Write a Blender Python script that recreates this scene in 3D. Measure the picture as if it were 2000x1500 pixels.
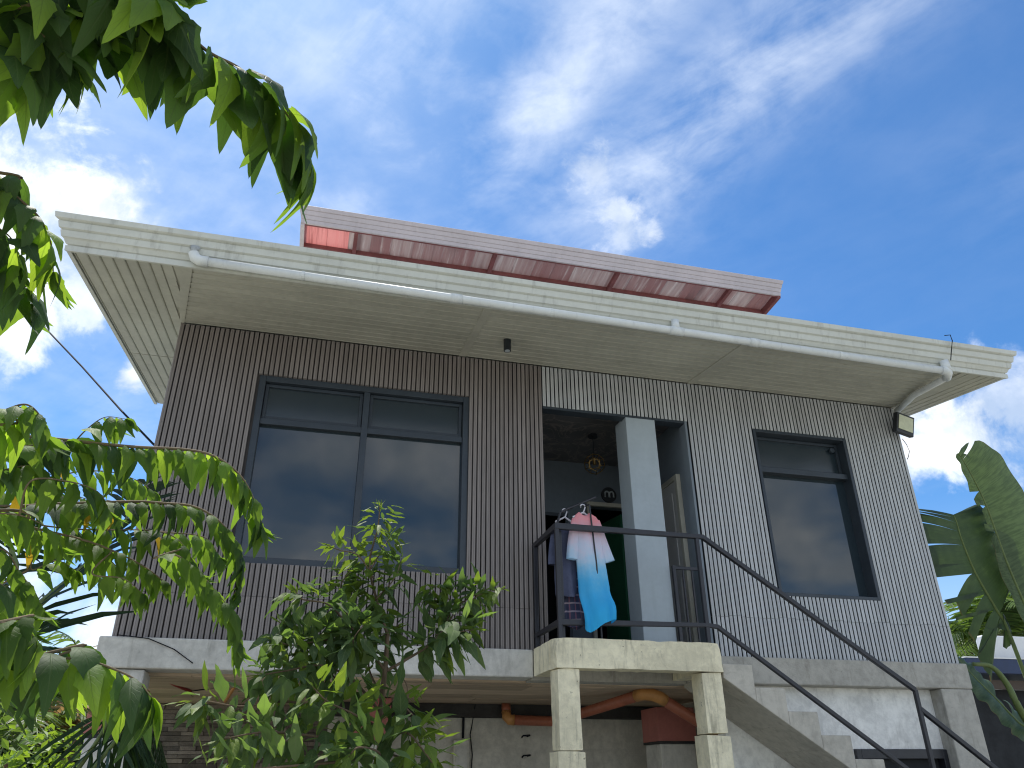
import bpy, math, random
from mathutils import Vector, Matrix, noise as mnoise
random.seed(7)
for o in list(bpy.data.objects): bpy.data.objects.remove(o)
S = bpy.context.scene
COL = S.collection
R = math.radians
V = Vector

# ------------------------------------------------------------------ camera
F_PX = 1510.0
RIGHT = V((0.967184, -0.253939, -0.008329)); DOWN = V((0.109756, 0.447147, -0.887701)); FWD = V((0.229146, 0.857656, 0.460345))
CAM = V((0, -6.9, 1.6))
cd = bpy.data.cameras.new('camera'); co = bpy.data.objects.new('camera', cd); COL.objects.link(co); S.camera = co
m = Matrix.Identity(4)
for r in range(3): m[r][0] = RIGHT[r]; m[r][1] = -DOWN[r]; m[r][2] = -FWD[r]; m[r][3] = CAM[r]
co.matrix_world = m
cd.sensor_width = 36; cd.lens = F_PX / 2000 * 36; cd.clip_start = 0.05; cd.clip_end = 2000

def ray(px, py): return (FWD + RIGHT * ((px - 1000) / F_PX) + DOWN * ((py - 750) / F_PX)).normalized()
def onY(px, py, Y): d = ray(px, py); return CAM + d * ((Y - CAM.y) / d.y)
def atd(px, py, dist): return CAM + ray(px, py) * dist

# ------------------------------------------------------------------ sky and sun
SUN_AZ, SUN_EL = -24.0, 64.0        # degrees from +Y towards +X, elevation
SUN_DIR = V((math.sin(R(SUN_AZ)) * math.cos(R(SUN_EL)), math.cos(R(SUN_AZ)) * math.cos(R(SUN_EL)), math.sin(R(SUN_EL))))
W = bpy.data.worlds.new('World'); S.world = W; W.use_nodes = True
wt = W.node_tree; wt.nodes.clear()
class G:
    """small helper for building node graphs"""
    def __init__(s, nt): s.nt = nt
    def n(s, t, **k):
        x = s.nt.nodes.new(t)
        for a, b in k.items(): setattr(x, a, b)
        return x
    def set(s, sock, v):
        if isinstance(v, bpy.types.NodeSocket): s.nt.links.new(v, sock)
        elif v is not None: sock.default_value = v
    def m(s, op, a, b=None, c=None, clamp=False):
        x = s.n('ShaderNodeMath', operation=op, use_clamp=clamp)
        for i, v in enumerate((a, b, c)): s.set(x.inputs[i], v)
        return x.outputs[0]
    def v(s, op, a, b=None, c=None, scale=None):
        x = s.n('ShaderNodeVectorMath', operation=op)
        for i, q in enumerate((a, b, c)):
            if q is not None: s.set(x.inputs[i], q)
        if scale is not None: s.set(x.inputs['Scale'], scale)
        return x.outputs['Value'] if op in ('DOT_PRODUCT', 'LENGTH', 'DISTANCE') else x.outputs[0]
    def noise(s, vec, scale, detail=4, rough=.55, dist=0.0, w=None):
        x = s.n('ShaderNodeTexNoise')
        if w is not None: x.noise_dimensions = '4D'; s.set(x.inputs['W'], w)
        s.set(x.inputs['Vector'], vec); s.set(x.inputs['Scale'], scale); s.set(x.inputs['Detail'], detail)
        s.set(x.inputs['Roughness'], rough); s.set(x.inputs['Distortion'], dist)
        return x.outputs['Fac']
    def ss(s, x, a, b, to0=0.0, to1=1.0):
        r = s.n('ShaderNodeMapRange', interpolation_type='SMOOTHSTEP')
        s.set(r.inputs[0], x); s.set(r.inputs[1], a); s.set(r.inputs[2], b); s.set(r.inputs[3], to0); s.set(r.inputs[4], to1)
        return r.outputs[0]
    def mix(s, f, a, b, blend='MIX'):
        x = s.n('ShaderNodeMix', data_type='RGBA', blend_type=blend)
        s.set(x.inputs[0], f); s.set(x.inputs[6], a); s.set(x.inputs[7], b)
        return x.outputs[2]
g = G(wt)
SKYK = 0.1
sky = g.n('ShaderNodeTexSky', sky_type='NISHITA'); sky.sun_disc = False
sky.sun_elevation = R(SUN_EL); sky.sun_rotation = R(SUN_AZ); sky.air_density = 1.0; sky.dust_density = .4; sky.ozone_density = 2.5
dirv = g.v('NORMALIZE', g.n('ShaderNodeTexCoord').outputs['Generated'])
sep = g.n('ShaderNodeSeparateXYZ'); g.set(sep.inputs[0], dirv)
dz = g.m('MAXIMUM', sep.outputs[2], 0.02)
pl = g.n('ShaderNodeCombineXYZ')
k = g.m('ADD', dz, 0.1)
g.set(pl.inputs[0], g.m('DIVIDE', sep.outputs[0], k)); g.set(pl.inputs[1], g.m('DIVIDE', sep.outputs[1], k))
P = pl.outputs[0]
# high thin cirrus: streaks drawn out along one wind direction
mp = g.n('ShaderNodeMapping', vector_type='TEXTURE'); mp.inputs['Rotation'].default_value = (0, 0, R(-56)); mp.inputs['Scale'].default_value = (2.6, .85, 1); g.set(mp.inputs[0], P)
warp = g.noise(P, 1.3, 3, .5)
pw = g.v('ADD', mp.outputs[0], g.v('SCALE', g.v('SUBTRACT', g.n('ShaderNodeTexNoise').outputs['Color'], (.5, .5, .5)), scale=0.0))
st = g.noise(pw, 2.6, 9, .62, .5)
st2 = g.noise(P, 1.05, 4, .5, .3)
fine = g.noise(P, 9.0, 6, .6, .3)
def blob(px, py, rad, soft=.5):
    d = ray(px, py)
    q = g.v('DISTANCE', dirv, tuple(d))
    return g.m('SUBTRACT', 1.0, g.m('DIVIDE', q, rad))
def band(a, b, wid):
    """soft streak of cloud between two directions of the sky, measured in the plane of the cloud layer"""
    pa, pb = [V((ray(*q).x, ray(*q).y)) / (ray(*q).z + .1) for q in (a, b)]
    ax = (pb - pa); L = ax.length; ax /= L
    rel = g.v('SUBTRACT', P, (pa.x, pa.y, 0))
    u = g.v('DOT_PRODUCT', rel, (ax.x, ax.y, 0)); w_ = g.v('DOT_PRODUCT', rel, (-ax.y, ax.x, 0))
    over = g.m('MAXIMUM', g.m('SUBTRACT', 0.0, u), g.m('SUBTRACT', u, L))
    over = g.m('MAXIMUM', over, 0.0)
    q = g.m('ADD', g.m('POWER', g.m('DIVIDE', w_, wid), 2.0), g.m('POWER', g.m('DIVIDE', over, wid * 2), 2.0))
    return g.m('EXPONENT', g.m('MULTIPLY', q, -1.0))
bands = g.m('MAXIMUM', band((1060, 210), (1240, 0), .085), band((1260, 340), (1700, -60), .105))
bands = g.m('MAXIMUM', bands, g.m('MULTIPLY', band((640, 330), (780, -60), .16), .6))
veil = g.m('MULTIPLY', g.ss(g.v('DISTANCE', dirv, tuple(ray(120, 150))), .62, .05), g.ss(st2, .35, .62, .25, 1.0))
lefty = g.ss(g.v('DOT_PRODUCT', dirv, tuple(RIGHT)), .42, -.05, .22, 1.0)
wis = g.m('ADD', g.m('MULTIPLY', st, .55), g.m('ADD', g.m('MULTIPLY', fine, .30), g.m('MULTIPLY', st2, .15)))
cir = g.m('MULTIPLY', g.ss(wis, .36, .66), g.m('ADD', g.m('MULTIPLY', bands, .64), g.m('MULTIPLY', lefty, g.m('ADD', .14, g.m('MULTIPLY', g.ss(st2, .48, .68), .35)))))
cir = g.m('MAXIMUM', cir, g.m('MULTIPLY', veil, g.ss(wis, .34, .66, .25, .95)))
# puffy low clouds
fb = g.noise(dirv, 9.0, 10, .62, .35)
fbs = g.noise(dirv, 26.0, 8, .62, .4)
fn = g.m('ADD', g.m('MULTIPLY', fb, .75), g.m('MULTIPLY', fbs, .25))
cl = None
for (px, py, rad, amp, gain) in [(20, 340, .125, 1.9, .92), (175, 385, .08, 1.9, .95), (-60, 430, .12, 1.6, .9), (1170, 345, .042, 3.8, .38), (1200, 405, .040, 3.8, .42), (1268, 440, .028, 3.0, .58), (1215, 455, .03, 3, .4),
                           (1850, 855, .07, 1.9, .8), (1795, 885, .055, 1.7, .85), (1970, 775, .05, 2.2, .5), (262, 735, .03, 2.0, .9), (170, 600, .05, 2.6, .55), (20, 620, .07, 2.2, .7),
                           (20, 1180, .13, 1.6, .7), (180, 1220, .10, 1.6, .6)]:
    b = g.m('ADD', blob(px, py, rad), g.m('MULTIPLY', g.m('SUBTRACT', fn, .5), amp * 2.2))
    b = g.m('MULTIPLY', g.ss(b, .08, .92 if gain > .65 or py > 500 else 1.15), gain)
    cl = b if cl is None else g.m('MAXIMUM', cl, b)
# unseen broken cloud behind the viewer and overhead, made fuller to brighten the facade
back = g.ss(g.v('DOT_PRODUCT', dirv, tuple(FWD)), .35, .05)
gen = g.ss(g.noise(P, 1.15, 9, .55, .4), .36, .64)
cl = g.m('MAXIMUM', cl, g.m('MULTIPLY', g.m('MULTIPLY', gen, back), .85))
hor = g.ss(sep.outputs[2], .32, .0, 0.0, .55)
dens = g.m('MAXIMUM', cl, 0.0, clamp=True); thin = g.m('MAXIMUM', cir, hor, clamp=True)
shade = g.ss(g.noise(g.v('ADD', dirv, (.0, .0, .03)), 11.0, 6, .6), .35, .68, 0.0, 1.0)
cc = g.mix(shade, (6.3, 6.8, 7.2, 1), (11.4, 11.3, 10.9, 1))
skyc = g.mix(1.0, sky.outputs[0], (.49, .86, 1.16, 1), 'MULTIPLY')
fin = g.mix(dens, g.mix(thin, skyc, (7.4, 8.0, 8.8, 1)), cc)
bg = g.n('ShaderNodeBackground'); g.set(bg.inputs[0], fin); bg.inputs[1].default_value = SKYK
wo = g.n('ShaderNodeOutputWorld'); wt.links.new(bg.outputs[0], wo.inputs[0])

sl = bpy.data.lights.new('sun', 'SUN'); sl.energy = 4.0; sl.angle = R(.53); sl.color = (1.0, .955, .88)
so = bpy.data.objects.new('sun', sl); COL.objects.link(so); so.rotation_euler = SUN_DIR.to_track_quat('Z', 'Y').to_euler(); so.location = SUN_DIR * 60
S.view_settings.view_transform = 'Standard'; S.view_settings.look = 'None'; S.view_settings.exposure = 0.55; S.view_settings.gamma = 1.0
try: S.view_settings.use_curve_mapping = False
except Exception: pass
S.render.engine = 'CYCLES'
S.cycles.max_bounces = 8; S.cycles.filter_width = 1.15; S.cycles.transparent_max_bounces = 12

# ------------------------------------------------------------------ mesh helpers
class MB:
    def __init__(s): s.v = []; s.f = []; s.uv = None
    def add(s, vs, fs):
        b = len(s.v); s.v += [tuple(q) for q in vs]; s.f += [tuple(i + b for i in f) for f in fs]; return s
    def box(s, x0, x1, y0, y1, z0, z1):
        return s.add([(x0, y0, z0), (x1, y0, z0), (x1, y1, z0), (x0, y1, z0), (x0, y0, z1), (x1, y0, z1), (x1, y1, z1), (x0, y1, z1)],
                     [(0, 3, 2, 1), (4, 5, 6, 7), (0, 1, 5, 4), (1, 2, 6, 5), (2, 3, 7, 6), (3, 0, 4, 7)])
    def prism(s, poly, axis, a, b):
        """poly: 2D outline; axis 'x': (y,z) points extruded in x, 'y': (x,z) extruded in y"""
        n = len(poly)
        mk = (lambda q, t: (t, q[0], q[1])) if axis == 'x' else ((lambda q, t: (q[0], t, q[1])) if axis == 'y' else (lambda q, t: (q[0], q[1], t)))
        vs = [mk(q, a) for q in poly] + [mk(q, b) for q in poly]
        fs = [tuple(range(n - 1, -1, -1)), tuple(range(n, 2 * n))] + [(i, (i + 1) % n, n + (i + 1) % n, n + i) for i in range(n)]
        return s.add(vs, fs)
    def tube(s, pts, r, n=10, cap=True, square=False):
        pts = [V(p) for p in pts]; rings = []
        rr = r if isinstance(r, (list, tuple)) else [r] * len(pts)
        up = V((0, 0, 1))
        for i, p in enumerate(pts):
            if i == 0: t = pts[1] - p
            elif i == len(pts) - 1: t = p - pts[i - 1]
            else: t = (pts[i + 1] - p).normalized() + (p - pts[i - 1]).normalized()
            t.normalize()
            a = t.cross(up)
            if a.length < .05: a = t.cross(V((0, 1, 0)))
            a.normalize(); b = a.cross(t).normalized()
            sc = 1.0
            if 0 < i < len(pts) - 1:
                c = (pts[i + 1] - p).normalized().dot((p - pts[i - 1]).normalized()); sc = 1 / max(.5, math.sqrt((1 + c) / 2))
            rings.append([p + (a * math.cos(2 * math.pi * (j + .5) / n) + b * math.sin(2 * math.pi * (j + .5) / n)) * rr[i] * (sc if square else 1) for j in range(n)])
        base = len(s.v); s.v += [tuple(q) for rg in rings for q in rg]
        for i in range(len(pts) - 1):
            for j in range(n):
                k2 = (j + 1) % n
                s.f.append((base + i * n + j, base + i * n + k2, base + (i + 1) * n + k2, base + (i + 1) * n + j))
        if cap:
            s.f.append(tuple(base + j for j in range(n - 1, -1, -1))); s.f.append(tuple(base + (len(pts) - 1) * n + j for j in range(n)))
        return s
    def mesh(s, name, mat, smooth=False):
        me = bpy.data.meshes.new(name); me.from_pydata(s.v, [], s.f); me.validate(); me.update()
        if mat is not None: me.materials.append(mat)
        if s.uv:
            ul_ = me.uv_layers.new(name='uv')
            for lp in me.loops: ul_.data[lp.index].uv = s.uv[lp.vertex_index]
        if smooth:
            me.polygons.foreach_set('use_smooth', [True] * len(me.polygons))
        return me
WL = {}
def link(o, parent=None, wloc=(0, 0, 0)):
    COL.objects.link(o); WL[o.name] = V(wloc)
    if parent is not None:
        o.parent = parent; o.location = V(wloc) - WL[parent.name]
    else: o.location = wloc
    return o
def obj(name, mb, mat, parent=None, wloc=(0, 0, 0), smooth=False, bevel=0, label=None, kind=None):
    """link a mesh whose vertices are given in world coordinates when wloc is 0"""
    me = mb if isinstance(mb, bpy.types.Mesh) else mb.mesh(name, mat, smooth)
    o = bpy.data.objects.new(name, me); link(o, parent, wloc)
    if bevel:
        b = o.modifiers.new('bevel', 'BEVEL'); b.width = bevel; b.segments = 2; b.limit_method = 'ANGLE'; b.angle_limit = R(40)
    if label: o['label'] = label
    if kind: o['kind'] = kind
    return o
def piece(name, me, parent, wloc, rot=None, scale=None):
    o = bpy.data.objects.new(name, me); link(o, parent, wloc)
    if rot is not None: o.rotation_euler = rot
    if scale is not None: o.scale = scale
    return o
def tag(o, label, cat, group=None):
    o['label'] = label; o['category'] = cat
    if group: o['group'] = group
    return o
def thing(name, label, cat, loc=(0, 0, 0), group=None):
    o = bpy.data.objects.new(name, None); o.empty_display_size = .2; link(o, None, loc); return tag(o, label, cat, group)

# ------------------------------------------------------------------ materials
def newmat(name):
    mt = bpy.data.materials.new(name); mt.use_nodes = True; nt = mt.node_tree; nt.nodes.clear()
    h = G(nt); out = h.n('ShaderNodeOutputMaterial'); b = h.n('ShaderNodeBsdfPrincipled'); nt.links.new(b.outputs[0], out.inputs[0])
    return mt, h, b, out
def rgb(c, k=1.0): return (c[0] * k, c[1] * k, c[2] * k, 1)
def bumpnode(h, b, height, strength, dist=.01):
    x = h.n('ShaderNodeBump'); x.inputs['Strength'].default_value = strength; x.inputs['Distance'].default_value = dist
    h.set(x.inputs['Height'], height); h.set(b.inputs['Normal'], x.outputs[0])
def surf(name, c, rough=.6, spec=.3, var=.2, scale=5.0, grain=(1, 1, 1), bump=.15, bscale=40, metal=0.0, rnd=.0, c2=None, streak=0.0, coat=0.0):
    """painted or plain surface with uneven tone, optional drip streaks and per-piece tint"""
    mt, h, b, out = newmat(name)
    pos = h.n('ShaderNodeNewGeometry').outputs['Position']
    gp = h.v('MULTIPLY', pos, grain)
    n1 = h.noise(gp, scale, 6, .6, .2); n2 = h.noise(gp, scale * 7, 5, .6)
    f = h.ss(h.m('ADD', h.m('MULTIPLY', n1, .65), h.m('MULTIPLY', n2, .35)), .32, .68)
    col = h.mix(f, rgb(c, 1 - var), rgb(c2 if c2 else c, 1 + var * .6))
    if streak:
        sn = h.noise(h.v('MULTIPLY', pos, (9, 9, .7)), 1.6, 6, .65)
        col = h.mix(h.m('MULTIPLY', h.ss(sn, .52, .72), streak), col, rgb((.10, .09, .07)))
    if rnd:
        r = h.n('ShaderNodeObjectInfo').outputs['Random']
        col = h.mix(1.0, col, h.n('ShaderNodeCombineColor').outputs[0], 'MULTIPLY') if False else col
        hs = h.n('ShaderNodeHueSaturation'); h.set(hs.inputs['Color'], col); h.set(hs.inputs['Value'], h.m('ADD', 1 - rnd, h.m('MULTIPLY', r, 2 * rnd))); col = hs.outputs[0]
    h.set(b.inputs['Base Color'], col); b.inputs['Metallic'].default_value = metal
    h.set(b.inputs['Roughness'], h.m('ADD', rough - .08, h.m('MULTIPLY', n2, .16)))
    b.inputs['Specular IOR Level'].default_value = spec
    if coat: b.inputs['Coat Weight'].default_value = coat
    if bump:
        bn = h.noise(gp, bscale, 5, .65)
        bumpnode(h, b, bn, bump)
    return mt
def concrete(name, c, stain=.5, pits=.5, rough=.85, c2=None):
    mt, h, b, out = newmat(name)
    pos = h.n('ShaderNodeNewGeometry').outputs['Position']
    n1 = h.noise(pos, 2.2, 6, .6, .4); n2 = h.noise(pos, 14, 7, .65, .2); n3 = h.noise(pos, 70, 4, .6)
    f = h.ss(h.m('ADD', h.m('MULTIPLY', n1, .5), h.m('MULTIPLY', n2, .5)), .36, .64)
    col = h.mix(f, rgb(c, .78), rgb(c2 if c2 else c, 1.1))
    sn = h.noise(h.v('MULTIPLY', pos, (7, 7, .9)), 2.0, 7, .68, .3)
    col = h.mix(h.m('MULTIPLY', h.ss(sn, .52, .76), stain), col, (.11, .10, .075, 1))
    dk = h.noise(pos, 5.5, 8, .7, .8)
    col = h.mix(h.m('MULTIPLY', h.ss(dk, .60, .74), stain * .8), col, (.09, .085, .07, 1))
    pt = h.m('MAXIMUM', h.ss(h.noise(pos, 26, 3, .5, .3), .70, .76), h.ss(h.noise(pos, 9, 5, .6, .6), .71, .745))
    col = h.mix(h.m('MULTIPLY', pt, pits), col, (.04, .035, .03, 1))
    h.set(b.inputs['Base Color'], col); b.inputs['Roughness'].default_value = rough; b.inputs['Specular IOR Level'].default_value = .2
    hh = h.m('ADD', h.m('MULTIPLY', n2, .6), h.m('SUBTRACT', h.m('MULTIPLY', n3, .35), h.m('MULTIPLY', pt, pits)))
    bumpnode(h, b, hh, .35, .02)
    return mt
def leafmat(name, top, trans, rough=.42, tmix=.42, var=.35, veins='leaf'):
    mt, h, b, out = newmat(name)
    info = h.n('ShaderNodeObjectInfo').outputs['Random']
    tc = h.n('ShaderNodeNewGeometry')
    pos = tc.outputs['Position']
    n = h.noise(pos, 9, 3, .5)
    f = h.m('ADD', h.m('MULTIPLY', info, .55), h.m('MULTIPLY', n, .6))
    col = h.mix(h.ss(f, .25, .95), rgb(top, 1 - var), rgb((top[0] * 1.35, top[1] * 1.2, top[2]), 1 + var))
    tcol = h.mix(h.ss(f, .25, .95), rgb(trans, 1 - var), rgb((trans[0] * 1.3, trans[1] * 1.12, trans[2]), 1 + var * .7))
    vh = None
    if veins:
        sp = h.n('ShaderNodeSeparateXYZ'); h.set(sp.inputs[0], h.n('ShaderNodeUVMap').outputs[0])
        if veins == 'leaf':    # pale midrib with slanting side veins
            ax = h.m('ABSOLUTE', h.m('SUBTRACT', sp.outputs[0], .5))
            rib = h.ss(ax, .045, .015)
            side = h.ss(h.m('ABSOLUTE', h.m('SUBTRACT', h.m('FRACT', h.m('SUBTRACT', h.m('MULTIPLY', sp.outputs[1], 9.0), h.m('MULTIPLY', ax, 4.0))), .5)), .40, .47)
            vf = h.m('MAXIMUM', rib, h.m('MULTIPLY', side, .55))
            col = h.mix(h.m('MULTIPLY', vf, .45), col, rgb((top[0] * 2.4 + .03, top[1] * 2.0 + .02, top[2] * 2.0)))
            tcol = h.mix(h.m('MULTIPLY', vf, .5), tcol, rgb(trans, .45))
            vh = h.m('MULTIPLY', vf, -1.0)
        else:                  # fine parallel veins of a banana blade, browned along the torn edge
            cv = h.n('ShaderNodeCombineXYZ'); h.set(cv.inputs[0], h.m('MULTIPLY', sp.outputs[0], 150)); h.set(cv.inputs[1], h.m('MULTIPLY', sp.outputs[1], 2.5))
            vf = h.noise(cv.outputs[0], 1.0, 3, .6)
            col = h.mix(h.ss(vf, .40, .62, 0, .5), col, rgb(top, .62)); col = h.mix(h.m('MULTIPLY', h.ss(sp.outputs[1], .965, .99), h.ss(n, .42, .55)), col, (.13, .075, .03, 1))
            tcol = h.mix(h.ss(vf, .40, .62, 0, .6), tcol, rgb(trans, .5)); vh = vf
    h.set(b.inputs['Base Color'], col); b.inputs['Roughness'].default_value = rough; b.inputs['Specular IOR Level'].default_value = .22
    bn = h.noise(pos, 90, 3, .6)
    bumpnode(h, b, bn if vh is None else h.m('ADD', h.m('MULTIPLY', bn, .4), vh), .3, .005)
    tr = h.n('ShaderNodeBsdfTranslucent'); h.set(tr.inputs[0], tcol)
    mx = h.n('ShaderNodeMixShader'); mx.inputs[0].default_value = tmix
    mt.node_tree.links.new(b.outputs[0], mx.inputs[1]); mt.node_tree.links.new(tr.outputs[0], mx.inputs[2]); mt.node_tree.links.new(mx.outputs[0], out.inputs[0])
    return mt
M = {}
M['brown_slat'] = surf('brown_slat', (.262, .232, .218), .55, .3, .22, 2.0, (26, 26, 1.2), .12, 30, rnd=.10, streak=.10)
M['brown_groove'] = surf('brown_groove', (.058, .052, .050), .7, .2, .2)
M['grey_slat'] = surf('grey_slat', (.53, .545, .55), .55, .3, .16, 2.0, (26, 26, 1.2), .12, 30, rnd=.09, streak=.10)
M['grey_groove'] = surf('grey_groove', (.022, .026, .031), .7, .2, .2)
M['cream_metal'] = surf('cream_metal', (.60, .605, .54), .42, .4, .09, 2.2, bump=.05, bscale=9, streak=.26)
M['soffit'] = surf('soffit', (.48, .465, .385), .45, .4, .14, 1.6, bump=.05, bscale=12, rnd=.06, streak=.14)
M['white_pvc'] = surf('white_pvc', (.70, .72, .70), .4, .4, .08, 3.0, bump=.03, streak=.18)
M['red_primer'] = surf('red_primer', (.22, .075, .075), .6, .3, .25, 5.0, bump=.1)
M['pink_trim'] = surf('pink_trim', (.52, .46, .47), .45, .4, .10, 3.0, bump=.03, streak=.1)
M['concrete_pale'] = concrete('concrete_pale', (.60, .58, .525), .35, .15)
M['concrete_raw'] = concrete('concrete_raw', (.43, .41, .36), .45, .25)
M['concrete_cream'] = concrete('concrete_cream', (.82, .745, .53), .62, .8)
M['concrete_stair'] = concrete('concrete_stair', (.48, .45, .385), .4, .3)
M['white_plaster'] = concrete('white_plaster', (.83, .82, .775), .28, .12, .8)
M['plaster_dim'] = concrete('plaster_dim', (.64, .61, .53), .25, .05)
M['dark_frame'] = surf('dark_frame', (.036, .047, .060), .4, .45, .15, bump=.0)
M['black_steel'] = surf('black_steel', (.022, .022, .028), .38, .5, .25, 12, bump=.08, bscale=70)
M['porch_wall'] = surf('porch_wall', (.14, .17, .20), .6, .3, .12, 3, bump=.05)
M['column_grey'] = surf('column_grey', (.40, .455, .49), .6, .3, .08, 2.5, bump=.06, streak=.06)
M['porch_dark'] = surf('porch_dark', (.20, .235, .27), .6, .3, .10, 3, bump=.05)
M['door_trim'] = surf('door_trim', (.45, .43, .36), .5, .35, .1, bump=.03)
M['green_door'] = surf('green_door', (.03, .14, .075), .45, .4, .15, 3, bump=.05)
M['white_door'] = surf('white_door', (.52, .51, .49), .4, .4, .08, 3, bump=.03)
M['orange_pipe'] = surf('orange_pipe', (.34, .11, .06), .4, .4, .2, 4, bump=.05, streak=.2)
M['orange_joint'] = surf('orange_joint', (.50, .24, .075), .4, .4, .15, 6, bump=.05)
M['red_paint'] = surf('red_paint', (.42, .155, .13), .6, .3, .14, 4, bump=.1)
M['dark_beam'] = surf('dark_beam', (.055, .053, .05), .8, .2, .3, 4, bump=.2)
M['plywood'] = surf('plywood', (.50, .39, .28), .75, .2, .25, 1.4, (1.2, 14, 14), .12, 20, rnd=.22, streak=0)
M['stone'] = surf('stone', (.20, .165, .135), .75, .25, .3, 9, bump=.5, bscale=45, rnd=.45)
M['soil'] = surf('soil', (.33, .315, .28), .95, .1, .25, 1.2, bump=.4, bscale=12, c2=(.35, .345, .29))
M['red_hose'] = surf('red_hose', (.30, .025, .02), .45, .4, .15, 6, bump=0)
M['navy_roof'] = surf('navy_roof', (.012, .028, .085), .4, .45, .2, 3, bump=.05)
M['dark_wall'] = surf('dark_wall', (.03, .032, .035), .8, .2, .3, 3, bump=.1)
M['brown_trim'] = surf('brown_trim', (.10, .075, .06), .6, .3, .2, 4, bump=.1)
M['white_tank'] = surf('white_tank', (.78, .78, .76), .5, .4, .05, 3, bump=.02)
M['gold'] = surf('gold', (.55, .36, .14), .3, .5, .1, 6, metal=1.0, bump=0)
M['plate'] = surf('plate', (.02, .024, .028), .45, .4, .1, bump=0)
M['emblem'] = surf('emblem', (.42, .46, .48), .5, .3, .1, bump=0)
M['hanger'] = surf('hanger', (.62, .60, .64), .35, .5, .05, bump=0)
M['bark'] = surf('bark', (.16, .115, .075), .85, .15, .35, 8, (1, 1, .4), .5, 40)
M['twig'] = surf('twig', (.20, .15, .09), .8, .2, .3, 10, bump=.3)
M['stalk'] = surf('stalk', (.13, .17, .05), .5, .35, .25, 6, bump=.15)
M['lens'] = surf('lens', (.60, .62, .42), .25, .5, .12, 14, bump=.1, bscale=90)
M['wire'] = surf('wire', (.015, .017, .022), .8, .1, .1, bump=0)
# porch ceiling: dark veined marble print
mt, h, b, out = newmat('marble_ceiling'); M['marble'] = mt
pos = h.n('ShaderNodeNewGeometry').outputs['Position']
vn = h.noise(pos, 2.2, 7, .6, 1.6); vein = h.ss(h.m('ABSOLUTE', h.m('SUBTRACT', vn, .5)), .03, .0)
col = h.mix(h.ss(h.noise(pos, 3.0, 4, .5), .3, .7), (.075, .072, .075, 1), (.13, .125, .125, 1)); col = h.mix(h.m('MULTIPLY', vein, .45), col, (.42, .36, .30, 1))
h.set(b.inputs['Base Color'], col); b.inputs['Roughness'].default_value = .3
# dark tinted glass, mirror-like towards the sky
mt, h, b, out = newmat('tinted_glass'); M['glass'] = mt
pos = h.n('ShaderNodeNewGeometry').outputs['Position']
b.inputs['Base Color'].default_value = (.020, .033, .042, 1); b.inputs['Roughness'].default_value = .035; b.inputs['IOR'].default_value = 1.62; b.inputs['Specular IOR Level'].default_value = .6
bumpnode(h, b, h.noise(pos, .9, 2, .5), .02, .02)
M['glass_matt'] = mt.copy(); [q.inputs['Roughness'].__setattr__('default_value', .22) for q in M['glass_matt'].node_tree.nodes if q.type == 'BSDF_PRINCIPLED']
# weathered underside of the upper roof sheets: galvanised silver streaks over red primer overspray
mt, h, b, out = newmat('roof_sheet'); M['sheet'] = mt
pos = h.n('ShaderNodeNewGeometry').outputs['Position']
rn = h.n('ShaderNodeObjectInfo').outputs['Random']
sn = h.noise(h.v('MULTIPLY', pos, (16, .9, .9)), 1.0, 6, .65, .2); sb = h.noise(h.v('MULTIPLY', pos, (2.5, .6, .6)), 1.0, 3, .5)
col = h.mix(h.ss(h.m('ADD', h.m('MULTIPLY', sn, .6), h.m('MULTIPLY', rn, .4)), .3, .75), (.34, .19, .19, 1), (.56, .48, .47, 1))
col = h.mix(h.ss(sn, .55, .7, 0, .7), col, (.70, .66, .65, 1)); col = h.mix(h.ss(sb, .55, .7, 0, .6), col, (.17, .11, .11, 1))
h.set(b.inputs['Base Color'], col); b.inputs['Roughness'].default_value = .5
def glow(mt, h, b, out, col, k_):   # thin plastic sheet: part of the sunlight comes through
    tr = h.n('ShaderNodeBsdfTranslucent'); h.set(tr.inputs[0], col); mx = h.n('ShaderNodeMixShader'); mx.inputs[0].default_value = k_
    mt.node_tree.links.new(b.outputs[0], mx.inputs[1]); mt.node_tree.links.new(tr.outputs[0], mx.inputs[2]); mt.node_tree.links.new(mx.outputs[0], out.inputs[0])
glow(mt, h, b, out, h.mix(1.0, col, (.52, .38, .37, 1), 'MULTIPLY'), .13)
mt, h, b, out = newmat('pink_sheet'); M['pink_sheet'] = mt
pos = h.n('ShaderNodeNewGeometry').outputs['Position']
sn = h.noise(h.v('MULTIPLY', pos, (18, .9, .9)), 1.0, 6, .65, .2)
col = h.mix(h.ss(sn, .42, .7), (.80, .38, .36, 1), (.48, .19, .18, 1)); h.set(b.inputs['Base Color'], col); b.inputs['Roughness'].default_value = .5
glow(mt, h, b, out, h.mix(1.0, col, (.62, .40, .38, 1), 'MULTIPLY'), .40)
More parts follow.
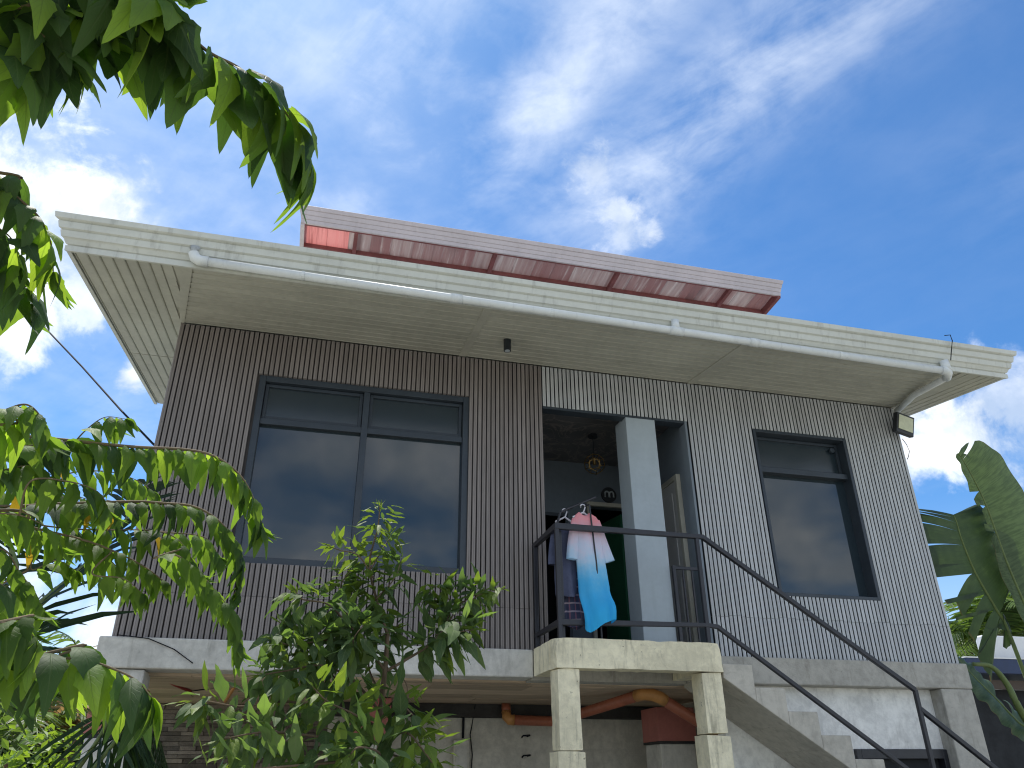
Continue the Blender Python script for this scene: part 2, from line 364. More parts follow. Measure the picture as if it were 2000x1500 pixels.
# dip-dyed robe: pink yoke fading through white to blue hem
mt, h, b, out = newmat('dip_dyed_cloth'); M['robe'] = mt
pos = h.n('ShaderNodeNewGeometry').outputs['Position']
sp = h.n('ShaderNodeSeparateXYZ'); h.set(sp.inputs[0], pos)
zz = h.m('ADD', sp.outputs[2], h.m('MULTIPLY', h.m('SUBTRACT', h.noise(pos, 6, 5, .65), .5), .34))
rp = h.n('ShaderNodeValToRGB'); h.set(rp.inputs[0], h.ss(zz, 2.78, 3.80)); h.set(rp.inputs[0], h.m('DIVIDE', h.m('SUBTRACT', zz, 2.78), 1.02))
el = rp.color_ramp.elements
rp.color_ramp.interpolation = 'B_SPLINE'; el[0].position = 0.0; el[0].color = (.05, .50, .90, 1); el[1].position = 1.0; el[1].color = (.95, .36, .38, 1)
for p_, c_ in ((.34, (.08, .55, .92, 1)), (.50, (.38, .72, .92, 1)), (.64, (.78, .80, .92, 1)), (.80, (.90, .68, .78, 1)), (.88, (.95, .46, .50, 1))):
    e = el.new(p_); e.color = c_
h.set(b.inputs['Base Color'], rp.outputs[0]); b.inputs['Roughness'].default_value = .85; b.inputs['Specular IOR Level'].default_value = .1
bumpnode(h, b, h.noise(h.v('MULTIPLY', pos, (1, 1, .35)), 30, 4, .6), .35, .01)
tr = h.n('ShaderNodeBsdfTranslucent'); h.set(tr.inputs[0], rp.outputs[0]); mx = h.n('ShaderNodeMixShader'); mx.inputs[0].default_value = .3
mt.node_tree.links.new(b.outputs[0], mx.inputs[1]); mt.node_tree.links.new(tr.outputs[0], mx.inputs[2]); mt.node_tree.links.new(mx.outputs[0], out.inputs[0])
M['navy_cloth'] = surf('navy_cloth', (.085, .095, .15), .9, .1, .2, 8, bump=.2)
mt, h, b, out = newmat('plaid_cloth'); M['plaid'] = mt
pos = h.n('ShaderNodeNewGeometry').outputs['Position']; sp = h.n('ShaderNodeSeparateXYZ'); h.set(sp.inputs[0], pos)
a1 = h.ss(h.m('FRACT', h.m('MULTIPLY', sp.outputs[0], 22)), .75, .8); a2 = h.ss(h.m('FRACT', h.m('MULTIPLY', sp.outputs[2], 14)), .78, .84)
col = h.mix(a1, (.05, .055, .10, 1), (.22, .10, .14, 1)); col = h.mix(a2, col, (.35, .28, .33, 1)); h.set(b.inputs['Base Color'], col); b.inputs['Roughness'].default_value = .9
# leaves
M['leaf_a'] = leafmat('leaf_shaded', (.045, .085, .036), (.11, .24, .028), .6, .40)  # shaded copy of the tree leaf: darker, less light let through
M['leaf_b'] = leafmat('leaf_sunlit_young', (.065, .12, .030), (.38, .64, .05), .58, .5)  # sunlit copy: backlight put into a stronger yellow-green; also colours young tips
M['leaf_y'] = leafmat('leaf_yellow', (.50, .32, .02), (.62, .42, .03))
M['leaf_s'] = leafmat('shrub_leaf', (.11, .17, .078), (.18, .33, .05), .62)
M['leaf_n'] = leafmat('shrub_new_leaf', (.15, .23, .045), (.30, .46, .04), .5)
M['banana'] = leafmat('banana_leaf', (.058, .092, .052), (.075, .14, .035), .5, .22, veins='banana')
M['palm'] = leafmat('palm_leaflet', (.060, .105, .035), (.16, .28, .04), .4, veins=None)
M['palm_dark'] = leafmat('dark_palm_leaflet', (.022, .048, .022), (.04, .09, .015), .4, veins=None)
M['bush'] = leafmat('bush_leaf', (.085, .16, .03), (.24, .40, .03), .45, veins=None)
M['tree_far'] = leafmat('far_foliage', (.055, .095, .035), (.13, .24, .03), .5, veins=None)
M['dry'] = leafmat('dry_frond', (.26, .19, .09), (.28, .20, .08), .7, veins=None)

# ------------------------------------------------------------------ ground
gb = MB(); n = 40; ext = 600.0
gb.add([(-ext, -ext, 0), (ext, -ext, 0), (ext, ext, 0), (-ext, ext, 0)], [(0, 1, 2, 3)])
obj('ground', gb, M['soil'], kind='structure')

# ------------------------------------------------------------------ house
XL, XR, XM = -1.44, 6.56, 2.17
ZF = 2.66
SL = math.tan(R(8.0)); ANG = R(8.0)
def zs(y): return 5.566 + SL * y
HOUSE = thing('house', 'raised house clad in brown and grey vertical slats under a cream sloping roof', 'house', (2.5, 3, 0))
W1 = (-.645, 1.40, 3.30, 5.11); W2 = (4.60, 5.78, 3.26, 5.09); OP = (XM, 3.80, ZF, 5.09)
def backing(x0, x1, holes):
    mb = MB(); y0, y1 = .030, .12
    xs = sorted({x0, x1} | {h_[0] for h_ in holes} | {h_[1] for h_ in holes})
    for a, b_ in zip(xs, xs[1:]):
        hs = [h_ for h_ in holes if h_[0] <= a + 1e-6 and h_[1] >= b_ - 1e-6]
        if not hs: mb.box(a, b_, y0, y1, ZF, 5.56)
        else:
            if hs[0][2] > ZF + .01: mb.box(a, b_, y0, y1, ZF, hs[0][2])
            mb.box(a, b_, y0, y1, hs[0][3], 5.56)
    return mb
wb = obj('slat_wall', backing(XL, XM, [W1]), M['brown_groove'], HOUSE, label='brown slatted wall round the wide window')
wg = obj('slat_wall', backing(XM + .001, XR, [(OP[0] + .001, *OP[1:]), W2]), M['grey_groove'], HOUSE, label='grey slatted wall round the porch and the narrow window')
def slatmesh(mat, w, groove):
    c = .005
    poly = [(-w / 2, .0305), (-w / 2, c), (-w / 2 + c, 0), (-w * .06, 0), (0, .003), (w * .06, 0), (w / 2 - c, 0), (w / 2, c), (w / 2, .0305)]
    me = MB().prism([(x, y) for x, y in poly], 'z', 0, 1).mesh('slat', mat); me.materials.append(groove)
    for p_ in me.polygons:
        if abs(p_.normal.x) > .9 or p_.normal.y > .5: p_.material_index = 1
    return me
def slats(x0, x1, pitch, w, holes, parent, mat, joint, groove):
    me = slatmesh(mat, w, groove); nn = int((x1 - x0) / pitch + .5); pitch = (x1 - x0) / nn
    for i in range(nn):
        x = x0 + (i + .5) * pitch
        segs = [(ZF + .004, 5.555)]
        for h_ in holes:
            if h_[0] - .01 < x < h_[1] + .01:
                ns = []
                for a, b_ in segs:
                    if h_[2] > a + .02: ns.append((a, h_[2]))
                    if h_[3] < b_: ns.append((h_[3], b_))
                segs = ns
        fin_ = []
        j = joint + (.012 if (i // 4) % 3 == 1 else 0)
        for a, b_ in segs:
            if a < j - .05 and b_ > j + .05: fin_ += [(a, j - .0015), (j + .0015, b_)]
            else: fin_.append((a, b_))
        for a, b_ in fin_:
            piece('slat', me, parent, (x, random.uniform(-.0012, .0012), a), None, (1, 1, b_ - a))
slats(XL, XM, .0458, .0345, [W1], wb, M['brown_slat'], 3.02, M['brown_groove'])
slats(XM, XR, .0458, .0340, [OP, W2], wg, M['grey_slat'], 3.03, M['grey_groove'])
# shell of the house behind the cladding
sh = MB()
sh.prism([(.121, ZF), (6.0, ZF), (6.0, 6.0), (2.86, 6.0), (2.86, zs(2.8)), (.121, zs(.12))], 'x', XL, XL + .12)
obj('side_wall', sh, M['column_grey'], HOUSE)
sh = MB(); sh.prism([(.121, ZF), (6.0, ZF), (6.0, 6.0), (2.86, 6.0), (2.86, zs(2.8)), (.121, zs(.12))], 'x', XR - .12, XR)
obj('side_wall', sh, M['column_grey'], HOUSE)
obj('rear_wall', MB().box(XL + .001, XR - .001, 6.001, 6.12, ZF, 6.0), M['column_grey'], HOUSE)
obj('rear_roof', MB().box(XL - .1, XR + .1, 2.87, 6.3, 6.003, 6.1), M['cream_metal'], HOUSE)
obj('clerestory_wall', MB().box(-.25, 5.95, 2.25, 5.6, 5.9, 7.75), M['column_grey'], HOUSE)
obj('floor_slab', MB().box(XL, XR, .20, 6.0, 2.43, ZF - .002), M['concrete_raw'], HOUSE)
# --- windows
def window(x0, x1, z0, z1, rec, fw, tz, muls, label):
    y = .028
    mb = MB()
    for a in ((x0, x0 + fw, z0, z1), (x1 - fw, x1, z0, z1), (x0 + fw, x1 - fw, z1 - fw, z1), (x0 + fw, x1 - fw, z0, z0 + fw)):
        mb.box(a[0], a[1], y if fw > .05 else y - .03, y + rec + .06, a[2], a[3])
    wnd = obj('window', mb, M['dark_frame'], HOUSE, bevel=.004, label=label)
    xs = [x0 + fw] + muls + [x1 - fw]; mw = .03
    obj('transom', MB().box(x0 + fw, x1 - fw, y + .02, y + rec + .05, tz - .03, tz + .03), M['dark_frame'], wnd, bevel=.003)
    for mx_ in muls: obj('mullion', MB().box(mx_ - mw, mx_ + mw, y + .012, y + rec + .05, z0 + fw, z1 - fw), M['dark_frame'], wnd, bevel=.003)
    for a, b_ in zip(xs, xs[1:]):
        a2 = a + (mw if a in muls else 0); b2 = b_ - (mw if b_ in muls else 0)
        # lower fixed pane and upper awning pane with its own thin sash
        obj('pane', MB().box(a2, b2, y + rec, y + rec + .008, z0 + fw, tz - .03), M['glass'], wnd)
        s_ = .035
        sb_ = MB().box(a2 + .004, a2 + s_, y + rec - .02, y + rec + .02, tz + .034, z1 - fw - .004).box(b2 - s_, b2 - .004, y + rec - .02, y + rec + .02, tz + .034, z1 - fw - .004)
        sb_.box(a2 + s_, b2 - s_, y + rec - .02, y + rec + .02, z1 - fw - s_, z1 - fw - .004).box(a2 + s_, b2 - s_, y + rec - .02, y + rec + .02, tz + .034, tz + .03 + s_)
        obj('sash', sb_, M['dark_frame'], wnd, bevel=.002)
        obj('pane', MB().box(a2 + s_, b2 - s_, y + rec + .004, y + rec + .012, tz + .03 + s_, z1 - fw - s_), M['glass_matt'], wnd)
    return wnd
w1 = window(*W1, .07, .06, 4.645, [.378], 'wide dark tinted window of four panes in the brown wall')
w2 = window(*W2, .11, .035, 4.635, [], 'narrow dark tinted window of two panes in the grey wall')
obj('window_latch', MB().tube([(5.66, .10, 4.97), (5.66, .13, 4.97)], .03, 12), M['dark_frame'], w2)
# --- porch recess
pz = 5.2
pw_ = MB().box(XM - .1, XM, .121, 1.7, ZF, pz)
pw_.box(XM, XL + 8.0 - 2.76, .121, .122, 5.19, pz)
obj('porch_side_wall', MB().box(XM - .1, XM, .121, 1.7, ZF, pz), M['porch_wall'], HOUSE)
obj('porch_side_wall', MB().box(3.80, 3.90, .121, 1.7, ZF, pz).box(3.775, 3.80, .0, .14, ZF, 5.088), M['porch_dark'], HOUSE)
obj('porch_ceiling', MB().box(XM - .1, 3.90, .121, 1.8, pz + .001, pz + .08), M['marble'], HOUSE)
obj('lintel', MB().box(XM + .002, 3.774, .003, .12, 5.062, 5.089), M['dark_frame'], HOUSE)
# back wall of the porch with two doorways
bwm = MB(); y0, y1 = 1.701, 1.80
D1 = (2.36, 2.98, 4.52); D2 = (3.27, 3.76, 4.64)
bwm.box(XM - .1, D1[0], y0, y1, ZF, pz).box(D1[0], D1[1], y0, y1, D1[2], pz).box(D1[1], D2[0], y0, y1, ZF, pz).box(D2[0], D2[1], y0, y1, D2[2], pz).box(D2[1], 3.90, y0, y1, ZF, pz)
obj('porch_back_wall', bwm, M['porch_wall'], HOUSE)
dr = obj('door', MB().add([(3.750, 1.81, ZF + .02), (3.750, 1.81, 4.6), (3.655, 2.27, 4.6), (3.655, 2.27, ZF + .02), (3.712, 1.80, ZF + .02), (3.712, 1.80, 4.6), (3.617, 2.26, 4.6), (3.617, 2.26, ZF + .02)],
        [(0, 1, 2, 3), (7, 6, 5, 4), (0, 4, 5, 1), (1, 5, 6, 2), (2, 6, 7, 3), (3, 7, 4, 0)]), M['green_door'], HOUSE, bevel=.003, label='dark green door standing open')
obj('door_handle', MB().tube([(3.63, 2.19, 3.62), (3.575, 2.178, 3.62)], .014, 10).tube([(3.575, 2.178, 3.62), (3.545, 2.172, 3.62)], .03, 12), M['black_steel'], dr)
fr = MB().box(3.225, 3.268, 1.66, 1.70, ZF, 4.69).box(3.755, 3.797, 1.66, 1.70, ZF, 4.69).box(3.268, 3.755, 1.66, 1.70, 4.64, 4.69)
obj('door_frame', fr, M['door_trim'], HOUSE, bevel=.004)
obj('door_frame', MB().box(D1[0], D1[0] + .04, 1.68, 1.70, ZF, 4.52).box(D1[1] - .035, D1[1], 1.68, 1.70, ZF, 4.52).box(D1[0] + .04, D1[1] - .035, 1.68, 1.70, 4.48, 4.52), M['dark_frame'], HOUSE)
wd = obj('door', MB().box(3.765, 3.799, .34, 1.12, ZF + .02, 4.53), M['white_door'], HOUSE, bevel=.004, label='white panel door in the side of the porch')
for (a, b_) in ((2.80, 3.5), (3.62, 4.42)):
    obj('door_panel', MB().box(3.757, 3.765, .44, 1.02, a, b_), M['white_door'], wd, bevel=.006)
obj('door_frame', MB().box(3.75, 3.799, .285, .34, ZF, 4.585).box(3.75, 3.799, .34, 1.12, 4.53, 4.585).box(3.75, 3.799, 1.12, 1.17, ZF, 4.585), M['door_trim'], HOUSE, bevel=.003)
# dim room behind the doorways
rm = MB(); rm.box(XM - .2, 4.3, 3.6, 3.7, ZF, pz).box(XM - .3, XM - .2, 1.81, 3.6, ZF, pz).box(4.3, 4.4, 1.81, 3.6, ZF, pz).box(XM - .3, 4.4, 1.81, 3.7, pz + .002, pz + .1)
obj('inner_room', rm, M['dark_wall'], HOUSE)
obj('porch_column', MB().box(3.09, 3.425, .004, .30, ZF, 5.088), M['column_grey'], HOUSE, bevel=.006)
# --- roof
rf = MB(); rf.prism([(-1.21, zs(-1.21) + .03), (2.86, zs(2.86) + .03), (2.86, zs(2.86) + .24), (-1.21, zs(-1.21) + .24)], 'x', -2.10, 6.92)
ROOF = obj('roof', rf, M['cream_metal'], HOUSE)
for x0, x1 in ((-2.132, -2.10), (6.92, 6.952)):
    obj('barge_board', MB().prism([(-1.225, zs(-1.225) - .004), (2.87, zs(2.87) - .004), (2.87, zs(2.87) + .28), (-1.225, zs(-1.225) + .28)], 'x', x0, x1), M['cream_metal'], ROOF)
def molding(prof, xl, xr, yb, zb, name, mat, parent, ends=True):
    """moulded metal strip along X; prof is a list of (outward, height); ends flare with the outward offset"""
    mb = MB(); n_ = len(prof)
    vs = [(xl - o, yb - o, zb + h_) for o, h_ in prof] + [(xr + o, yb - o, zb + h_) for o, h_ in prof]
    mb.add(vs, [(i, i + 1, n_ + i + 1, n_ + i) for i in range(n_ - 1)] + [tuple(range(n_ - 1, -1, -1)), tuple(range(n_, 2 * n_))])
    return obj(name, mb, mat, parent)
yb, zb = -1.232, zs(-1.23) - .012
molding([(-.015, 0), (.004, 0), (.006, .048), (-.006, .055), (-.006, .085), (-.02, .085)], -2.135, 6.955, yb, zb, 'fascia', M['cream_metal'], ROOF)
molding([(-.004, .062), (.004, .066), (.022, .098), (.030, .104), (.040, .108), (.052, .158), (.046, .164), (.058, .170), (.066, .174), (.078, .226), (.072, .232), (.090, .238), (.100, .244), (.108, .288), (.096, .296), (.0, .296)],
        -2.14, 6.96, yb - .001, zb, 'gutter', M['cream_metal'], ROOF)
gp_ = [(.0235, .098), (.0315, .104), (.0415, .108), (.0535, .158), (.0475, .164), (.0595, .170), (.0675, .174), (.0795, .226), (.0735, .232), (.0915, .238), (.1015, .244), (.1095, .288), (.0975, .297)]
for jx in (.35, 2.78, 5.2):
    pr = [V((o_, h_)) for o_, h_ in gp_]
    mb = MB(); vs = [(x_, yb - .001 - o_, zb + h_) for x_ in (jx, jx + .022) for o_, h_ in gp_]
    obj('gutter_joint', mb.add(vs, [(i, i + 1, len(gp_) + i + 1, len(gp_) + i) for i in range(len(gp_) - 1)]), M['cream_metal'], ROOF)
# soffit boards
sb0 = MB(); sb0.prism([(-1.222, zs(-1.222) + .012), (0.0, zs(0) + .012), (0.0, zs(0) + .022), (-1.222, zs(-1.222) + .022)], 'x', -2.09, 6.91)
sb0.prism([(0.001, zs(0) + .012), (2.84, zs(2.84) + .012), (2.84, zs(2.84) + .022), (0.001, zs(0) + .022)], 'x', -2.09, XL - .001)
sb0.prism([(0.001, zs(0) + .012), (2.84, zs(2.84) + .012), (2.84, zs(2.84) + .022), (0.001, zs(0) + .022)], 'x', XR + .001, 6.91)
SOF = obj('soffit', sb0, M['soffit'], ROOF) if False else obj('soffit', sb0, M['soffit'], HOUSE)
PWID = .1005
def plankmesh(w):
    poly = [(-w / 2, .0), (-w / 2, .012), (w / 2, .012), (w / 2, .0), (w / 2 - .004, 0), (w / 2 - .008, .010), (w / 2 - .014, .010), (w / 2 - .019, 0), (-w / 2 + .004, 0)]
    return MB().prism([(a, b_) for a, b_ in poly[::-1]], 'x', 0, 1).mesh('soffit_board', M['soffit'])
pm = plankmesh(PWID - .003)
rows = 12
for i in range(rows):
    y = -1.215 + (i + .5) * (1.21 / rows)
    xl = XL + .03 - y * .19; xr = XR - .03 + y * .13
    for a, b_ in ((xl, 1.275), (1.345, 3.86), (3.93, xr)):
        piece('soffit_board', pm, SOF, (a, y, zs(y)), (ANG, 0, 0), (b_ - a, 1, 1))
pm2 = plankmesh(.090)
def yplank(x, a, b_):   # a board running front to back
    piece('soffit_board', pm2, SOF, (x, a, zs(a)), (0, -ANG, R(90)), ((b_ - a) / math.cos(ANG), 1, 1))
for i in range(7):
    x = -2.085 + (i + .5) * .0925
    yplank(x, -1.22, 1.02); yplank(x, 1.035, 2.83)
for x, e in ((-1.40, -.35), (-1.31, -.92)): yplank(x, -1.22, e)
for i in range(4):
    x = 6.60 + i * .0925 - .02
    yplank(x + .02, -1.22, .9); yplank(x + .02, .915, 2.83)
for x, e in ((6.53, -.32), (6.44, -1.0)): yplank(x, -1.22, e)
def strip(pts, name='cover_strip'):
    vs = [(x, y, zs(y) - .006) for x, y in pts] + [(x, y, zs(y) + .008) for x, y in pts]
    obj(name, MB().add(vs, [(3, 2, 1, 0), (4, 5, 6, 7), (0, 1, 5, 4), (1, 2, 6, 5), (2, 3, 7, 6), (3, 0, 4, 7)]), M['soffit'], SOF)
strip([(-1.445, -.005), (-1.285, -1.218), (-1.185, -1.218), (-1.405, -.005)])
strip([(1.272, -1.218), (1.348, -1.218), (1.348, -.003), (1.272, -.003)]); strip([(3.857, -1.218), (3.933, -1.218), (3.933, -.003), (3.857, -.003)])
strip([(6.40, -1.218), (6.47, -1.218), (6.575, -.003), (6.525, -.003)])
# --- upper roof (slopes down to the back)
UY, UZ, USL = 1.2, 7.90, -math.tan(R(5))
def zu(y): return UZ + USL * (y - UY)
ul, ur = -.545, 6.215
ub = MB(); ub.prism([(2.62, zu(2.62) + .10), (5.9, zu(5.9) + .10), (5.9, zu(5.9) + .16), (2.62, zu(2.62) + .16)], 'x', ul, ur)
UP = obj('upper_roof', ub, M['pink_trim'], HOUSE, label='upper roof with a weathered red underside')
molding([(-.02, 0), (.004, 0), (.008, .052), (.0, .056), (.012, .062), (.022, .112), (.014, .116), (.026, .122), (.040, .176), (.032, .180), (.048, .186), (.060, .236), (.05, .246), (-.02, .246)],
        ul - .012, ur + .012, UY, UZ - .002, 'fascia', M['pink_trim'], UP)
def ubar(y, hgt, wid, z_off, name):
    obj(name, MB().prism([(y, zu(y) + z_off), (y + wid, zu(y + wid) + z_off), (y + wid, zu(y + wid) + z_off + hgt), (y, zu(y) + z_off + hgt)], 'x', ul + .03, ur - .03), M['red_primer'], UP)
ubar(1.63, .055, .05, -.002, 'purlin'); ubar(2.4, .055, .05, -.002, 'purlin'); ubar(1.215, .06, .03, .0, 'purlin')
for x in (.13, 1.965, 3.72, 5.445):
    obj('rafter', MB().prism([(UY + .02, zu(UY + .02) - .012), (5.8, zu(5.8) - .012), (5.8, zu(5.8) + .058), (UY + .02, zu(UY + .02) + .058)], 'x', x - .024, x + .024), M['red_primer'], UP)
for x0, x1 in ((ul - .02, ul + .03), (ur - .03, ur + .02)):
    obj('barge_board', MB().prism([(UY + .01, zu(UY) - .03), (5.9, zu(5.9) - .03), (5.9, zu(5.9) + .19), (UY + .01, zu(UY) + .19)], 'x', x0, x1), M['pink_trim'] if x0 < 0 else M['red_primer'], UP)
shw = (ur - ul - .06) / 24
smb = MB(); prof = []
for i in range(9):
    prof.append((i * shw / 8 * 1.03, .0 if i % 4 else .012))
for y_, k_ in ((0, 0), (1, 1)): pass
vs = [(x, 0, z) for x, z in prof] + [(x, 1.6, z) for x, z in prof]
smb.add(vs, [(i, i + 1, 9 + i + 1, 9 + i) for i in range(8)])
sm1 = smb.mesh('roof_sheet', M['sheet']); sm2 = smb.mesh('roof_sheet', M['pink_sheet'])
for i in range(24):
    x = ul + .03 + i * shw
    piece('roof_sheet', sm2 if x + shw / 2 < .13 else sm1, UP, (x, UY + .03, zu(UY + .03) + .062 + (.004 if i % 2 else 0)), (math.atan(USL) * 1.0, random.uniform(-.008, .008), 0))
# --- underside and lower storey
obj('beam', MB().box(-1.51, 2.0 - .002, -.06, .199, 2.425, ZF - .003), M['concrete_pale'], HOUSE, bevel=.012, label='pale plastered floor beam under the brown wall')
obj('beam', MB().box(3.47, 6.585, -.06, .199, 2.415, ZF - .003), M['concrete_raw'], HOUSE, bevel=.012, label='raw grey cement floor beam under the grey wall')
obj('beam', MB().box(2.0, 3.468, .0, .199, 2.41, ZF - .004), M['concrete_raw'], HOUSE)
obj('corner_column', MB().box(6.20, 6.575, -.055, .30, 0, 2.413), M['concrete_raw'], HOUSE, bevel=.012)
cl_ = obj('corner_column', MB().box(-1.46, -1.14, -.03, .30, 0, 1.935).box(-1.46, -1.14, -.03, .30, 2.30, 2.42), M['concrete_pale'], HOUSE, bevel=.01, label='grey corner column with a red painted band')
obj('red_band', MB().box(-1.475, -1.125, -.045, .315, 1.965, 2.298), M['red_paint'], cl_, bevel=.006)
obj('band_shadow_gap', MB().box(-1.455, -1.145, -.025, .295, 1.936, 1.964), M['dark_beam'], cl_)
cz = 2.40
CE = obj('underfloor_ceiling', MB().box(-1.45, 4.4, .2, 2.9, cz + .012, cz + .028), M['plywood'], HOUSE)
fm = MB().box(0, 1, 0, 1, 0, .011).mesh('formwork_board', M['plywood'])
yy = .203
for wd_ in (.16, .38, .42, .40, .44, .40, .38):
    x = -1.45 + random.uniform(-.3, 0)
    while x < 4.38:
        L_ = random.uniform(.7, 1.25); a = max(x, -1.45); b_ = min(x + L_, 4.39)
        if b_ - a > .05: piece('formwork_board', fm, CE, (a, yy, cz + random.uniform(0, .006)), None, (b_ - a - .004, min(wd_, 2.88 - yy) - .006, 1))
        x += L_
    yy += wd_
# recessed walls
SW = obj('stone_wall', MB().box(-1.45, .40, 2.62, 2.8, 0, cz), M['dark_beam'], HOUSE, label='recessed wall faced with thin split stones')
stm = []
for i in range(3):
    bx = MB(); j = [random.uniform(-.03, .03) for _ in range(8)]
    bx.add([(0, j[0], 0), (1, j[1], 0), (1, 1, 0), (0, 1, 0), (0, j[2], 1), (1, j[3], 1), (1, 1, 1), (0, 1, 1)], [(0, 3, 2, 1), (4, 5, 6, 7), (0, 1, 5, 4), (1, 2, 6, 5), (2, 3, 7, 6), (3, 0, 4, 7)])
    stm.append(bx.mesh('stone', M['stone']))
z = 1.45
while z < cz - .02:
    hh = random.choice((.036, .045, .055)); x = -1.45 + random.uniform(-.2, 0)
    while x < .40:
        L_ = random.uniform(.12, .38); a = max(x, -1.45); b_ = min(x + L_, .40)
        dp = random.uniform(.015, .05)
        if b_ - a > .03: piece('stone', random.choice(stm), SW, (a, 2.62 - dp, z), None, (b_ - a - .004, dp + .004, min(hh, cz - z) - .004))
        x += L_
    z += hh
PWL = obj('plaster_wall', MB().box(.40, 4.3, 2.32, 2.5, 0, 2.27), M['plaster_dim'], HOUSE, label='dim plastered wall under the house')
obj('dark_beam', MB().box(.40, 4.3, 2.14, 2.50, 2.272, cz), M['dark_beam'], HOUSE)  # unlit beam; its shade is put into a near-black colour
obj('red_column', MB().box(.62, .95, 1.6, 1.95, 0, 1.99), M['concrete_pale'], HOUSE, bevel=.01)
obj('red_column', MB().box(.60, .97, 1.58, 1.97, 1.995, 2.395), M['red_paint'], HOUSE, bevel=.006)
rc = obj('column', MB().box(3.715, 4.11, 1.21, 1.60, 0, 1.965), M['concrete_pale'], HOUSE, bevel=.01, label='white column with a red painted head under the stair landing')
obj('red_band', MB().box(3.70, 4.125, 1.195, 1.615, 1.99, 2.315), M['red_paint'], rc, bevel=.006)
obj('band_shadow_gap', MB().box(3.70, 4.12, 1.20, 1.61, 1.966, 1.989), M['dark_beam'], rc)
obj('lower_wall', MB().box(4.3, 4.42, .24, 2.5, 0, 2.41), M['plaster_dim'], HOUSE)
LW = obj('lower_wall', MB().box(3.86, 5.18, .10, .24, 0, 2.414).box(5.18, 6.198, .10, .24, 1.875, 2.414), M['white_plaster'], HOUSE, label='white plastered wall behind the stairs')
obj('door_frame', MB().box(5.182, 5.235, .06, .20, 0, 1.872).box(6.145, 6.198, .06, .20, 0, 1.872).box(5.235, 6.145, .06, .20, 1.79, 1.872), M['black_steel'], LW, bevel=.004)
obj('door', MB().box(5.236, 6.144, .15, .19, 0, 1.788), M['dark_wall'], LW)
obj('ground_room', MB().box(6.2, 6.5, .31, 6.0, 0, 2.42).box(-1.45, 6.2, 5.85, 6.0, 0, 2.42), M['concrete_raw'], HOUSE)
# box, conduit and stubs on the plaster wall
bx = obj('electrical_box', MB().box(1.745, 1.915, 2.22, 2.318, 1.40, 2.04), M['plaster_dim'], HOUSE, bevel=.008)
obj('box_lid', MB().box(1.765, 1.895, 2.212, 2.219, 1.42, 1.98), M['concrete_pale'], bx, bevel=.003)
obj('conduit', MB().tube([(1.86, 2.20, 2.39), (1.86, 2.29, 2.27), (1.86, 2.30, 2.06)], .014, 8), M['wire'], HOUSE)
obj('cable', MB().tube([(1.95, 2.10, 2.39), (1.96, 2.3, 2.2), (1.94, 2.30, 2.1), (1.97, 2.305, 1.9), (1.94, 2.30, 1.5)], .006, 6), M['wire'], HOUSE)
for zz_ in (2.085, 1.885):
    obj('rebar_hook', MB().tube([(2.60, 2.33, zz_), (2.60, 2.20, zz_ + .005), (2.52, 2.19, zz_), (2.50, 2.19, zz_ - .02)], .009, 6), M['wire'], HOUSE)

# ------------------------------------------------------------------ stair with landing
ST = thing('concrete_stair', 'raw concrete stair and landing on two square columns in front of the porch', 'staircase', (3.5, -.4, 0))
def rough(mb, amt=.006, sc=9.0, cuts=0):
    return mb
def rough_box(x0, x1, y0, y1, z0, z1, name, mat, parent, amp=.012, cut=.07, chips=()):
    """box subdivided and worn along its edges and corners"""
    import bmesh
    bm = bmesh.new(); bmesh.ops.create_cube(bm, size=1.0)
    for v_ in bm.verts:
        v_.co = V((x0 + (v_.co.x + .5) * (x1 - x0), y0 + (v_.co.y + .5) * (y1 - y0), z0 + (v_.co.z + .5) * (z1 - z0)))
    for ax in range(3):
        ln = (x1 - x0, y1 - y0, z1 - z0)[ax]; lo = (x0, y0, z0)[ax]; k_ = max(2, min(30, int(ln / cut)))
        for i in range(1, k_):
            no = V((0, 0, 0)); no[ax] = 1; cp = V((0, 0, 0)); cp[ax] = lo + ln * i / k_
            bmesh.ops.bisect_plane(bm, geom=bm.verts[:] + bm.edges[:] + bm.faces[:], plane_co=cp, plane_no=no)
    c_ = V(((x0 + x1) / 2, (y0 + y1) / 2, (z0 + z1) / 2))
    for v_ in bm.verts:
        p = v_.co.copy(); e = sum((abs(p[i] - (x0, y0, z0)[i]) < 1e-4 or abs(p[i] - (x1, y1, z1)[i]) < 1e-4) for i in range(3))
        nv = mnoise.noise_vector(p * 7.0)
        if e >= 2: v_.co += (c_ - p).normalized() * (abs(nv.x) * amp * 1.6 * (1.5 if e == 3 else 1))
        v_.co += nv * amp * .22
        for cx_, cy_, cz_, rr_, dd_ in chips:
            d_ = (p - V((cx_, cy_, cz_))).length
            if d_ < rr_: v_.co += (c_ - p).normalized() * dd_ * (1 - d_ / rr_)
    me = bpy.data.meshes.new(name); bm.to_mesh(me); bm.free(); me.materials.append(mat)
    return obj(name, me, None, parent)
LY = -.68
rough_box(2.0, 3.49, LY, LY + .17, 2.43, 2.665, 'landing_beam', M['concrete_cream'], ST, .014, .05, ((2.0, LY, 2.665, .12, .03), (3.49, LY, 2.665, .09, .03)))
rough_box(2.0, 2.15, LY + .165, -.062, 2.432, 2.662, 'landing_beam', M['concrete_cream'], ST, .008, .06)
rough_box(3.34, 3.49, LY + .165, -.002, 2.432, 2.662, 'landing_beam', M['concrete_cream'], ST, .008, .06)
rough_box(2.14, 3.35, LY + .16, -.002, 2.545, 2.66, 'landing_slab', M['concrete_stair'], ST, .006, .08)
rough_box(2.02, 2.205, LY + .012, LY + .21, 1.83, 2.429, 'landing_column', M['concrete_cream'], ST, .010, .06)
